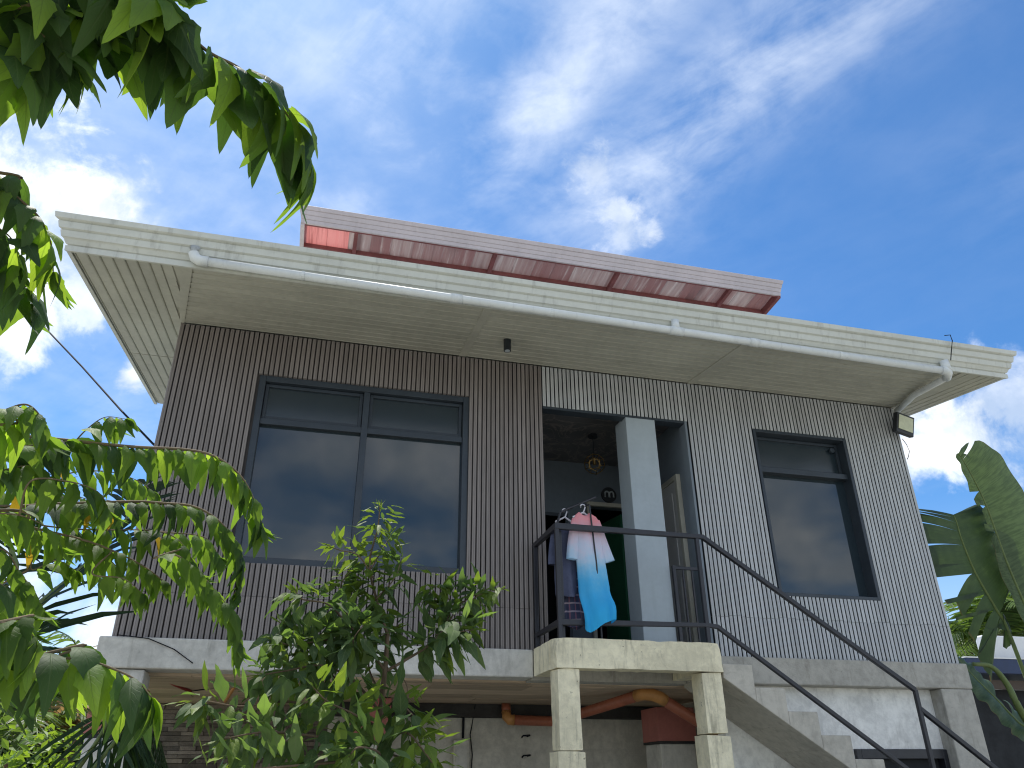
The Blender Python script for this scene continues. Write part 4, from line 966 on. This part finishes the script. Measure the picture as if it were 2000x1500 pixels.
# low sprays, near the viewer
twig([(-70, 1230, 1.72), (0, 1218, 1.7), (45, 1222, 1.69), (70, 1250, 1.68)], .155, .13, .034, .02, root=(-1.7, -5.4, 1.5))
twig([(40, 1290, 1.75), (110, 1285, 1.74), (170, 1290, 1.72), (225, 1308, 1.7), (268, 1330, 1.69), (296, 1362, 1.68)], .165, .13, .040, .05, root=(-1.6, -5.4, 1.4), mid=.2)
for p in ((181, 985), (226, 990), (136, 900), (35, 965), (62, 1060)):
    q = atd(*p, 2.45)
    FOL.add(TREE, q, V((random.gauss(0, .2), random.gauss(0, .2), -1)), V((.3, -1, .2)), random.uniform(.075, .11), 2, .7)
FOL.build(300)

# ------------------------------------------------------------------ tall shrub in front of the beam
SHR = thing('leafy_shrub', 'tall loose green shrub with pointed leaves standing in front of the floor beam', 'shrub', tuple(onY(735, 1500, -2.75) * 1.0)[:2] + (0,))
geoS = [leafgeo(.36, 9, .0, .10, .25, .2, .4, .2), leafgeo(.40, 9, 0, .16, .35, -.2, .42, .3), leafgeo(.33, 9, 0, .06, .15, .3, .4, .2), leafgeo(.38, 9, 0, .14, .5, 0, .4, .25)]
SF = Foliage(SHR, geoS, [M['leaf_s'], M['leaf_n']])
def stem(spec, r0, r1, leaves, L0=.17, L1=.12, new=.15, spread=1.0, start=.25, young=4):
    pts = smooth_path([onY(*q) for q in spec], 8); n_ = len(pts); r0 *= .6; r1 *= .7
    br = obj('branch', MB().tube(pts, [r0 + (r1 - r0) * i / (n_ - 1) for i in range(n_)], 7), M['bark'], SHR, smooth=True)
    ga = random.uniform(0, 6)
    leaves = int(leaves * 1.2)
    for k_ in range(leaves):
        u = start + (1 - start) * (k_ + random.random()) / leaves; x = u * (n_ - 1); i = min(n_ - 2, int(x)); p = pts[i].lerp(pts[i + 1], x - i); T = (pts[i + 1] - pts[i]).normalized()
        ga += 2.4 + random.gauss(0, .4)
        a = T.orthogonal().normalized(); b_ = T.cross(a)
        o_ = a * math.cos(ga) + b_ * math.sin(ga)
        off = random.uniform(.01, .09) * spread
        d = o_ * random.uniform(.6, 1.1) + T * random.uniform(.0, .5) + V((0, 0, random.uniform(-.85, .25)))
        nr = V((0, 0, 1)) + o_ * .35 + V((random.gauss(0, .25), random.gauss(0, .25), 0))
        mi = 1 if random.random() < new * 1.4 * (.5 + u) else 0
        SF.add(br, p + o_ * off, d, nr, 1.12 * (L0 + (L1 - L0) * u) * random.uniform(.7, 1.15) * (.85 if mi else 1), mi)
    T = (pts[-1] - pts[-2]).normalized()
    for k_ in range(young):
        j = V((random.gauss(0, .5), random.gauss(0, .5), random.gauss(0, .25)))
        SF.add(br, pts[-1] - T * random.uniform(0, .05), T + j, V((0, 0, 1)) - T + j, L1 * random.uniform(.5, .85), 1, .7)
    return br
Yb = -2.75
base = onY(735, 1500, Yb)
tp = smooth_path([V((base.x, Yb, -.05)), V((base.x - .02, Yb, .6)), V((base.x + .01, Yb, base.z)), onY(742, 1400, Yb), onY(752, 1310, Yb), onY(757, 1240, Yb)], 5)
obj('trunk', MB().tube(tp, [.020 - .009 * i / (len(tp) - 1) for i in range(len(tp))], 9), M['bark'], SHR, smooth=True)
q = Yb
stem([(757, 1240, q), (735, 1170, q + .05), (722, 1100, q), (738, 1030, q), (742, 985, q)], .014, .004, 84, .16, .085, .35, .8, 0.0, 6)
stem([(730, 1130, q), (700, 1085, q - .05), (665, 1075, q - .05), (640, 1065, q - .1)], .007, .003, 20, .12, .09, .55, .6, .2, 5)
stem([(725, 1110, q), (755, 1060, q + .1), (775, 1040, q + .1)], .007, .003, 20, .13, .09, .6, .7, .1, 4)
stem([(735, 1170, q), (770, 1130, q + .05), (785, 1090, q + .1)], .007, .003, 16, .15, .10, .3, .7, .1, 3)
stem([(755, 1310, q), (790, 1290, q + .05), (835, 1262, q + .1), (870, 1225, q + .1), (900, 1180, q + .12), (950, 1150, q + .1)], .014, .004, 84, .19, .12, .25, .9, .3, 5)
stem([(870, 1225, q + .1), (880, 1180, q + .15), (860, 1150, q + .15), (840, 1145, q + .1)], .007, .003, 40, .18, .10, .3, .8, .1, 4)
stem([(900, 1190, q + .1), (940, 1160, q + .1), (985, 1150, q)], .006, .003, 14, .13, .09, .55, .7, .1, 4)
stem([(752, 1310, q), (715, 1260, q - .05), (675, 1215, q - .05), (640, 1180, q - .1), (590, 1170, q - .1), (575, 1150, q - .1)], .012, .004, 56, .17, .10, .12, .9, .15, 5)
stem([(690, 1230, q), (665, 1150, q + .1), (690, 1110, q + .1)], .008, .004, 40, .16, .11, .2, .8, .1, 3)
stem([(700, 1260, q), (640, 1250, q - .1), (570, 1260, q - .15), (530, 1245, q - .15)], .009, .004, 56, .17, .11, .12, .9, .1, 4)
stem([(742, 1390, q), (690, 1330, q - .1), (630, 1300, q - .15), (560, 1310, q - .2), (500, 1320, q - .2)], .012, .004, 74, .18, .12, .12, 1.0, .15, 4)
stem([(742, 1420, q), (660, 1390, q - .2), (560, 1370, q - .25), (470, 1380, q - .3), (400, 1370, q - .3), (385, 1385, q - .3)], .012, .004, 54, .18, .12, .18, 1.0, .15, 5)
stem([(742, 1450, q), (640, 1440, q - .3), (520, 1430, q - .4), (430, 1445, q - .4)], .012, .004, 58, .19, .13, .14, 1.1, .1, 4)
stem([(740, 1480, q), (640, 1490, q - .4), (520, 1500, q - .5), (400, 1510, q - .5)], .012, .004, 54, .19, .13, .12, 1.1, .1, 3)
stem([(745, 1400, q), (770, 1370, q - .2), (800, 1390, q - .3), (830, 1430, q - .3)], .010, .004, 30, .16, .12, .45, .8, .1, 5)
stem([(742, 1460, q), (790, 1430, q - .3), (830, 1470, q - .4), (850, 1500, q - .4)], .010, .004, 34, .18, .14, .45, 1.0, .1, 5)
stem([(742, 1440, q), (700, 1400, q - .3), (640, 1370, q - .45), (610, 1340, q - .45)], .010, .004, 32, .17, .12, .45, .9, .2, 5)
stem([(740, 1500, q), (740, 1470, q - .4), (700, 1460, q - .6), (680, 1480, q - .6)], .010, .004, 30, .18, .13, .25, 1.0, .1, 4)
stem([(742, 1470, q), (780, 1480, q - .2), (790, 1510, q - .2)], .010, .004, 24, .17, .13, .2, 1.0, .1, 3)
stem([(745, 1360, q), (720, 1300, q + .15), (740, 1250, q + .2), (780, 1220, q + .2)], .010, .004, 34, .17, .12, .1, .9, .2, 3)
stem([(660, 1330, q), (600, 1270, q), (560, 1230, q), (545, 1215, q)], .008, .004, 44, .16, .11, .1, .9, .2, 3)
stem([(850, 1240, q + .05), (890, 1235, q - .05), (925, 1230, q - .1)], .006, .003, 22, .19, .14, .08, .9, .1, 2)
stem([(700, 1290, q), (690, 1250, q - .2), (720, 1210, q - .2)], .006, .003, 34, .18, .12, .1, .9, .1, 3)
stem([(770, 1300, q), (795, 1340, q - .1), (790, 1370, q - .1)], .005, .003, 6, .11, .09, .9, .5, .4, 2)
SF.build(300)

# ------------------------------------------------------------------ palms, bananas and background greenery
def leaflet(mb, p, d, nrm, L_, w):
    """narrow folded palm leaflet"""
    f_ = frame(d, nrm); pts = []
    for t, k_ in ((0, .35), (.25, 1), (.6, .8), (1, .05)):
        sag = V((0, 0, -.22 * L_ * t * t))
        c_ = p + f_.col[1] * L_ * t + sag
        pts += [c_ - f_.col[0] * w * k_ / 2 + f_.col[2] * w * .18 * k_, c_, c_ + f_.col[0] * w * k_ / 2 + f_.col[2] * w * .18 * k_]
    mb.add(pts, [(i * 3 + j, i * 3 + j + 1, i * 3 + j + 4, i * 3 + j + 3) for i in range(3) for j in range(2)])
def frond(parent, path, n_, L_, w, mat, sag=.5, fwd=.6, rad=.02, up=.25, stiff=0.0, name='frond'):
    path = smooth_path(path, 8); m_ = len(path); mb = MB(); st_ = MB().tube(path, [rad * (1 - .8 * i / (m_ - 1)) for i in range(m_)], 6)
    for k_ in range(n_):
        u = .10 + .9 * k_ / (n_ - 1); x = u * (m_ - 1); i = min(m_ - 2, int(x)); p = path[i].lerp(path[i + 1], x - i); T = (path[i + 1] - path[i]).normalized()
        sd = T.cross(V((0, 0, 1)))
        if sd.length < .1: sd = T.orthogonal()
        sd.normalize(); upv = sd.cross(T)
        ll = L_ * (math.sin(math.pi * min(1, .18 + .82 * u)) ** .6 * .8 + .2) * random.uniform(.85, 1.1)
        for s_ in (-1, 1):
            d = sd * s_ + T * fwd * random.uniform(.8, 1.3) + upv * up + V((0, 0, -sag * random.uniform(.6, 1.3)))
            leaflet(mb, p, d, upv + sd * s_ * .3, ll, w * random.uniform(.8, 1.1))
    o = obj(name, mb, mat, parent); obj('midrib', st_, M['stalk'], o, smooth=True)
    return o
def palm(label, base_, hgt, nfr, fl, mat, name='palm_tree', group=None, nleaf=34, dry=0, lean=0.0, trunk_r=.10, L_=.55, w=.045):
    t = thing(name, label, 'palm', base_, group); b_ = V(base_)
    pts = smooth_path([b_ + V((0, 0, -.1)), b_ + V((lean * .3, 0, hgt * .5)), b_ + V((lean, 0, hgt))], 6)
    obj('trunk', MB().tube(pts, [trunk_r * (1 - .35 * i / (len(pts) - 1)) for i in range(len(pts))], 10), M['bark'], t, smooth=True)
    top = pts[-1]
    for i in range(nfr):
        a = 2 * math.pi * i / nfr + random.uniform(-.25, .25); el_ = random.uniform(-.15, 1.15); dr_2 = V((math.cos(a), math.sin(a), 0))
        e1 = top + dr_2 * fl * .45 * math.cos(el_) + V((0, 0, fl * .45 * math.sin(el_) + .1)); e2 = e1 + dr_2 * fl * .5 * math.cos(el_ - .7) + V((0, 0, fl * .5 * math.sin(el_ - .85)))
        frond(t, [top, top.lerp(e1, .5) + V((0, 0, .05)), e1, e2], nleaf, fl * L_ * .5, w, M['dry'] if i < dry else mat, rad=.022)
    return t
# near frond reaching in from the left behind the drooping tree, with long spear leaflets
NP = thing('coconut_palm', 'coconut palm at the left with a dark frond rising behind the drooping tree', 'palm', (-3.6, -2.6, 0))
obj('trunk', MB().tube(smooth_path([(-3.6, -2.6, -.1), (-3.6, -2.55, .8), (-3.5, -2.5, 1.7)], 6), .11, 12), M['bark'], NP, smooth=True)
frond(NP, [V((-3.5, -2.5, 1.7)), onY(-40, 1290, -2.4), onY(60, 1195, -2.3), onY(160, 1110, -2.2), onY(235, 1030, -2.1), onY(285, 945, -2.0)], 30, .62, .038, M['palm_dark'], sag=.35, fwd=.9, rad=.028)
frond(NP, [V((-3.5, -2.5, 1.7)), onY(-60, 1180, -2.4), onY(20, 1040, -2.3), onY(90, 940, -2.2)], 26, .55, .035, M['palm_dark'], sag=.5, fwd=.7, rad=.024)
frond(NP, [V((-3.5, -2.5, 1.7)), onY(-40, 1360, -2.0), onY(40, 1340, -1.8), onY(110, 1360, -1.6)], 26, .5, .035, M['palm'], sag=.5, fwd=.7, rad=.02)
# low dark palm standing by the corner column
LP = thing('low_palm', 'low dark palm with a drooping fan of narrow leaflets beside the corner column', 'palm', (-1.55, -1.2, 0))
b0 = V((-1.62, -1.25, .9))
obj('stem', MB().tube([(-1.62, -1.25, -.05), (-1.63, -1.25, .5), tuple(b0)], .05, 10), M['bark'], LP, smooth=True)
frond(LP, [b0, onY(185, 1455, -1.2), onY(215, 1380, -1.15), onY(255, 1372, -1.1), onY(300, 1420, -1.0), onY(325, 1490, -.95)], 30, .52, .03, M['palm_dark'], sag=.95, fwd=.25, rad=.016, up=0)
frond(LP, [b0, onY(200, 1480, -1.3), onY(240, 1430, -1.25), onY(285, 1450, -1.2), onY(310, 1520, -1.2)], 26, .45, .03, M['palm_dark'], sag=.9, fwd=.3, rad=.016, up=0)
frond(LP, [b0, b0 + V((-.2, .2, .5)), b0 + V((-.6, .4, .5)), b0 + V((-.9, .5, .2))], 22, .4, .03, M['palm_dark'], sag=.8, rad=.014)
# trees beyond, left
def crown(parent, blobs, n_, size, mat, name='crown', seed=1):
    rnd = random.Random(seed); mb = MB(); tot = sum(r_ ** 2 for *_, r_ in blobs)
    for (x, y, z_, r_) in blobs:
        for k_ in range(int(n_ * r_ ** 2 / tot)):
            d = V((rnd.gauss(0, 1), rnd.gauss(0, 1), rnd.gauss(0, 1))).normalized(); rr = r_ * (.55 + .5 * rnd.random() ** .6) * (1 + .25 * mnoise.noise(d * 2.5 + V((x, y, z_))))
            p = V((x, y, z_)) + V((d.x * rr, d.y * rr, d.z * rr * .85))
            f_ = frame(V((rnd.gauss(0, 1), rnd.gauss(0, 1), rnd.gauss(-.4, .6))), d + V((0, 0, .6)) + V((rnd.gauss(0, .5), rnd.gauss(0, .5), 0))); s_ = size * rnd.uniform(.6, 1.3)
            a, b_ = f_.col[0] * s_ * .24, f_.col[1] * s_
            up_ = f_.col[2] * s_ * .08
            mb.add([p, p + b_ * .45 - a + up_, p + b_, p + b_ * .45 + a + up_, p + b_ * .5], [(0, 4, 1), (1, 4, 2), (2, 4, 3), (3, 4, 0)])
    return obj(name, mb, mat, parent)
def tree(label, base_, hgt, blobs, n_, size, mat, group=None, name='broadleaf_tree', cat='tree', seed=1, r=.12):
    t = thing(name, label, cat, base_, group); b_ = V(base_)
    top = V((b_.x, b_.y, hgt))
    tr_ = MB().tube(smooth_path([b_ + V((0, 0, -.1)), b_ + V((.05, 0, hgt * .5)), top], 5), [r * (1 - .5 * i / 10) for i in range(11)], 8)
    for (x, y, z_, r_) in blobs: tr_.tube([top - V((0, 0, hgt * .25)), (top + V((x, y, z_))) * .5, V((x, y, z_))], [r * .45, r * .3, r * .12], 6)
    obj('trunk', tr_, M['bark'], t, smooth=True); crown(t, blobs, n_, size, mat, seed=seed)
    return t
c = onY(120, 1480, 1.5)
tree('bright green bush with small sunlit leaves left of the corner column', (c.x, 1.5, 0), c.z * .6, [(c.x, 1.5, c.z - .15, .55), (c.x + .35, 1.6, c.z - .25, .4), (c.x - .5, 1.4, c.z - .35, .45), (c.x, 1.5, c.z - .9, .7)], 2600, .11, M['bush'], name='bush', cat='bush', seed=3, r=.04)
c = onY(60, 1400, 7.0)
tree('mid green tree in the background at the lower left corner', (c.x, 7, 0), 1.6, [(c.x - .6, 7, c.z - .3, 1.0), (c.x + .7, 7.4, c.z - .5, .9), (c.x + .1, 6.6, c.z - 1.3, 1.1), (c.x - 1.6, 7, c.z - .8, 1.0)], 4200, .26, M['tree_far'], name='broadleaf_tree', seed=5)
c = onY(170, 1400, 9.0)
tree('dull green tree behind the corner column at the left', (c.x, 9, 0), 1.4, [(c.x, 9, c.z - .4, .9), (c.x + 1.0, 9.4, c.z - .8, .8), (c.x - .9, 9, c.z - 1.0, 1.0)], 2600, .28, M['tree_far'], name='broadleaf_tree', seed=8)
c = onY(150, 1330, 6.0); palm('palm with hanging grey green fronds behind the corner column', (c.x, 6.0, 0), c.z - .3, 13, 2.0, M['palm'], nleaf=30, dry=3, lean=.2)
c = onY(30, 1390, 4.0); palm('palm with partly dry fronds at the lower left edge', (c.x, 4.0, 0), c.z - .4, 12, 1.6, M['palm'], nleaf=28, dry=5, lean=.1)
# right side: coconut palms beyond the neighbour's roof
for px, py, Y_, lab in ((1925, 1238, 12.0, 'coconut palm with feathery crown just right of the house'), (1990, 1215, 14.0, 'coconut palm behind the banana leaf at the right edge'), (1880, 1275, 16.0, 'coconut palm with low fronds beside the right wall of the house')):
    c = onY(px, py, Y_); palm(lab, (c.x, Y_, 0), c.z, 15, 3.0, M['palm'], 'coconut_palm', None, 40, 0, .3, .16, .55, .07)
# neighbour's building
NB = thing('neighbour_building', 'low dark building with a navy roof edge at the lower right', 'building', (12, 8, 0))
n0 = onY(1882, 1284, 6.0); n1 = onY(2150, 1236, 6.0)
nz = n0.z
obj('wall', MB().box(n0.x + .25, n0.x + 6, 6.6, 12, 0, nz - .5), M['dark_wall'], NB)
obj('roof', MB().prism([(6.0, nz - .26), (12.5, nz + .1), (12.5, nz + .18), (6.0, nz - .02)], 'x', n0.x, n0.x + 7), M['navy_roof'], NB)
obj('fascia', MB().box(n0.x - .02, n0.x + 7, 5.94, 5.998, nz - .28, nz - .012), M['navy_roof'], NB, bevel=.006)
obj('flashing', MB().box(n0.x - .03, n0.x + 7, 5.93, 6.02, nz - .010, nz + .012), M['white_tank'], NB)
obj('trim_board', MB().box(n0.x + .2, n0.x + 6.5, 6.3, 6.36, nz - .52, nz - .36), M['brown_trim'], NB)
n2 = onY(1918, 1243, 6.3)
WT = tag(obj('white_tank', MB().box(n2.x, n2.x + 2.2, 6.3, 6.5, nz + .03, onY(1918, 1240, 6.3).z), M['white_tank'], bevel=.03), "white box shaped tank on the navy roof of the neighbour", 'tank')
# banana plant behind the right corner of the house
BN = thing('banana_plant', 'banana plant with broad torn leaves rising behind the right corner of the house', 'banana plant', tuple(onY(2060, 1500, .9))[:2] + (0,))
bb = onY(2050, 1450, .9)
obj('stem', MB().tube(smooth_path([V((bb.x, .9, -.05)), V((bb.x, .9, .8)), V((bb.x - .02, .9, bb.z))], 5), [.13 - .05 * i / 10 for i in range(11)], 12), M['stalk'], BN, smooth=True)
def bananaleaf(spec, wl, wr, tears, nrm, droopl=.2, droopr=.2, tipw=.35, nseg=40, seed=0, root=None):
    """blade on both sides of a midrib; tears: list of (side, u0, u1, extra droop) strips that hang loose"""
    rnd = random.Random(seed); pts = [onY(*q) for q in spec]; uvs = []
    path = smooth_path(([V(root)] if root is not None else []) + pts, 12)
    if root is not None: stalk = path[:13]; blade = path[12:]
    else: stalk = None; blade = path
    n_ = len(blade); lf = MB(); K = 6
    for s_, w0, dp in ((-1, wl, droopl), (1, wr, droopr)):
        cuts = sorted([t_ for (ss_, *t_) in tears if ss_ == s_])
        bounds = [0.0]
        for u0, u1, ex in cuts: bounds += [u0, u1]
        bounds += [1.0]; segs = []
        for i, (a, b_) in enumerate(zip(bounds, bounds[1:])):
            if b_ - a > 1e-3: segs.append((a, b_, cuts[(i - 1) // 2][2] if i % 2 else 0.0))
        for (a, b_, ex) in segs:
            m_ = max(2, int((b_ - a) * nseg)); vs = []
            for i in range(m_ + 1):
                u = a + (b_ - a) * i / m_; x = u * (n_ - 1); ii = min(n_ - 2, int(x)); p = blade[ii].lerp(blade[ii + 1], x - ii); T = (blade[ii + 1] - blade[ii]).normalized()
                sd = T.cross(nrm).normalized() * s_
                ww = w0 * min(1, (u / .10) ** .6 if u < .10 else 1) * (1 - max(0, (u - .62) / .38) ** 2.2 * (1 - tipw * .5)) * (1 if u < .985 else .6)
                ms = (i / m_ - .5) * 2
                for k_ in range(K + 1):
                    v_ = k_ / K; pinch = 1
                    q_ = p + sd * ww * v_ * (1 if abs(ex) < .3 else .5) + T * (ww * .25 * v_) * 1.0
                    if ex: q_ -= T * ms * (b_ - a) * .5 * v_ * v_ * min(.35, ex * .5)
                    q_ += nrm * (ww * .25 * v_ - ww * (dp + abs(ex) * .3) * v_ * v_) + V((0, 0, -1)) * ww * ex * v_ * v_
                    q_ += nrm * .014 * math.sin(u * 48 + 2 * v_) * v_ + nrm * .012 * math.sin(u * 23 + seed) * v_
                    uvs.append((u, v_))
                    vs.append(q_)
            lf.add(vs, [(i * (K + 1) + k_, i * (K + 1) + k_ + 1, (i + 1) * (K + 1) + k_ + 1, (i + 1) * (K + 1) + k_) for i in range(m_) for k_ in range(K)])
    lf.uv = uvs
    o = obj('leaf', lf, M['banana'], BN, smooth=True)
    rr = [.026 - .02 * i / (len(path) - 1) for i in range(len(path))]
    obj('midrib', MB().tube(path, rr, 8), M['stalk'], o, smooth=True)
    return o
nv = (V((0, -1, -.15))).normalized()
bananaleaf([(2060, 1330, .75), (2035, 1260, .72), (2005, 1190, .7), (1965, 1095, .65), (1925, 985, .6), (1893, 920, .55), (1872, 885, .5)], .13, .66,
           [(-1, .0, .10, 1.6), (-1, .10, .16, 1.2), (-1, .52, .58, .9), (-1, .60, .66, .5), (-1, .68, .72, .8), (1, .93, .96, .3)], nv, .3, .25, .5, root=(bb.x, .9, bb.z), seed=1)
bananaleaf([(1970, 1235, .95), (1945, 1190, .9), (1905, 1120, .85), (1880, 1060, .8), (1868, 1020, .78), (1862, 1005, .78)], .66, .55,
           [(-1, .04, .11, .95), (-1, .13, .20, .8), (-1, .22, .29, .7), (-1, .31, .40, .55), (-1, .46, .58, .10), (-1, .58, .69, .06), (-1, .69, .79, .04), (-1, .79, .90, .02), (1, .0, .15, 1.2)], nv, .15, .3, 1.6, root=(bb.x, .9, bb.z), seed=2)
bananaleaf([(2020, 1440, .7), (1985, 1408, .72), (1945, 1365, .75), (1905, 1325, .8), (1870, 1285, .85)], .32, .36, [(1, .3, .5, .4)], V((.2, -.8, .6)).normalized(), .3, .4, .4, seed=3, root=(bb.x, .9, bb.z - .4))
obj('dead_stalk', MB().tube(smooth_path([V((bb.x, .9, bb.z - .2)), onY(1998, 1396, .5), onY(1966, 1335, .5), onY(1936, 1302, .5), onY(1900, 1297, .5)], 6), [.045 - .025 * i / 24 for i in range(25)], 9), M['stalk'], BN, smooth=True)
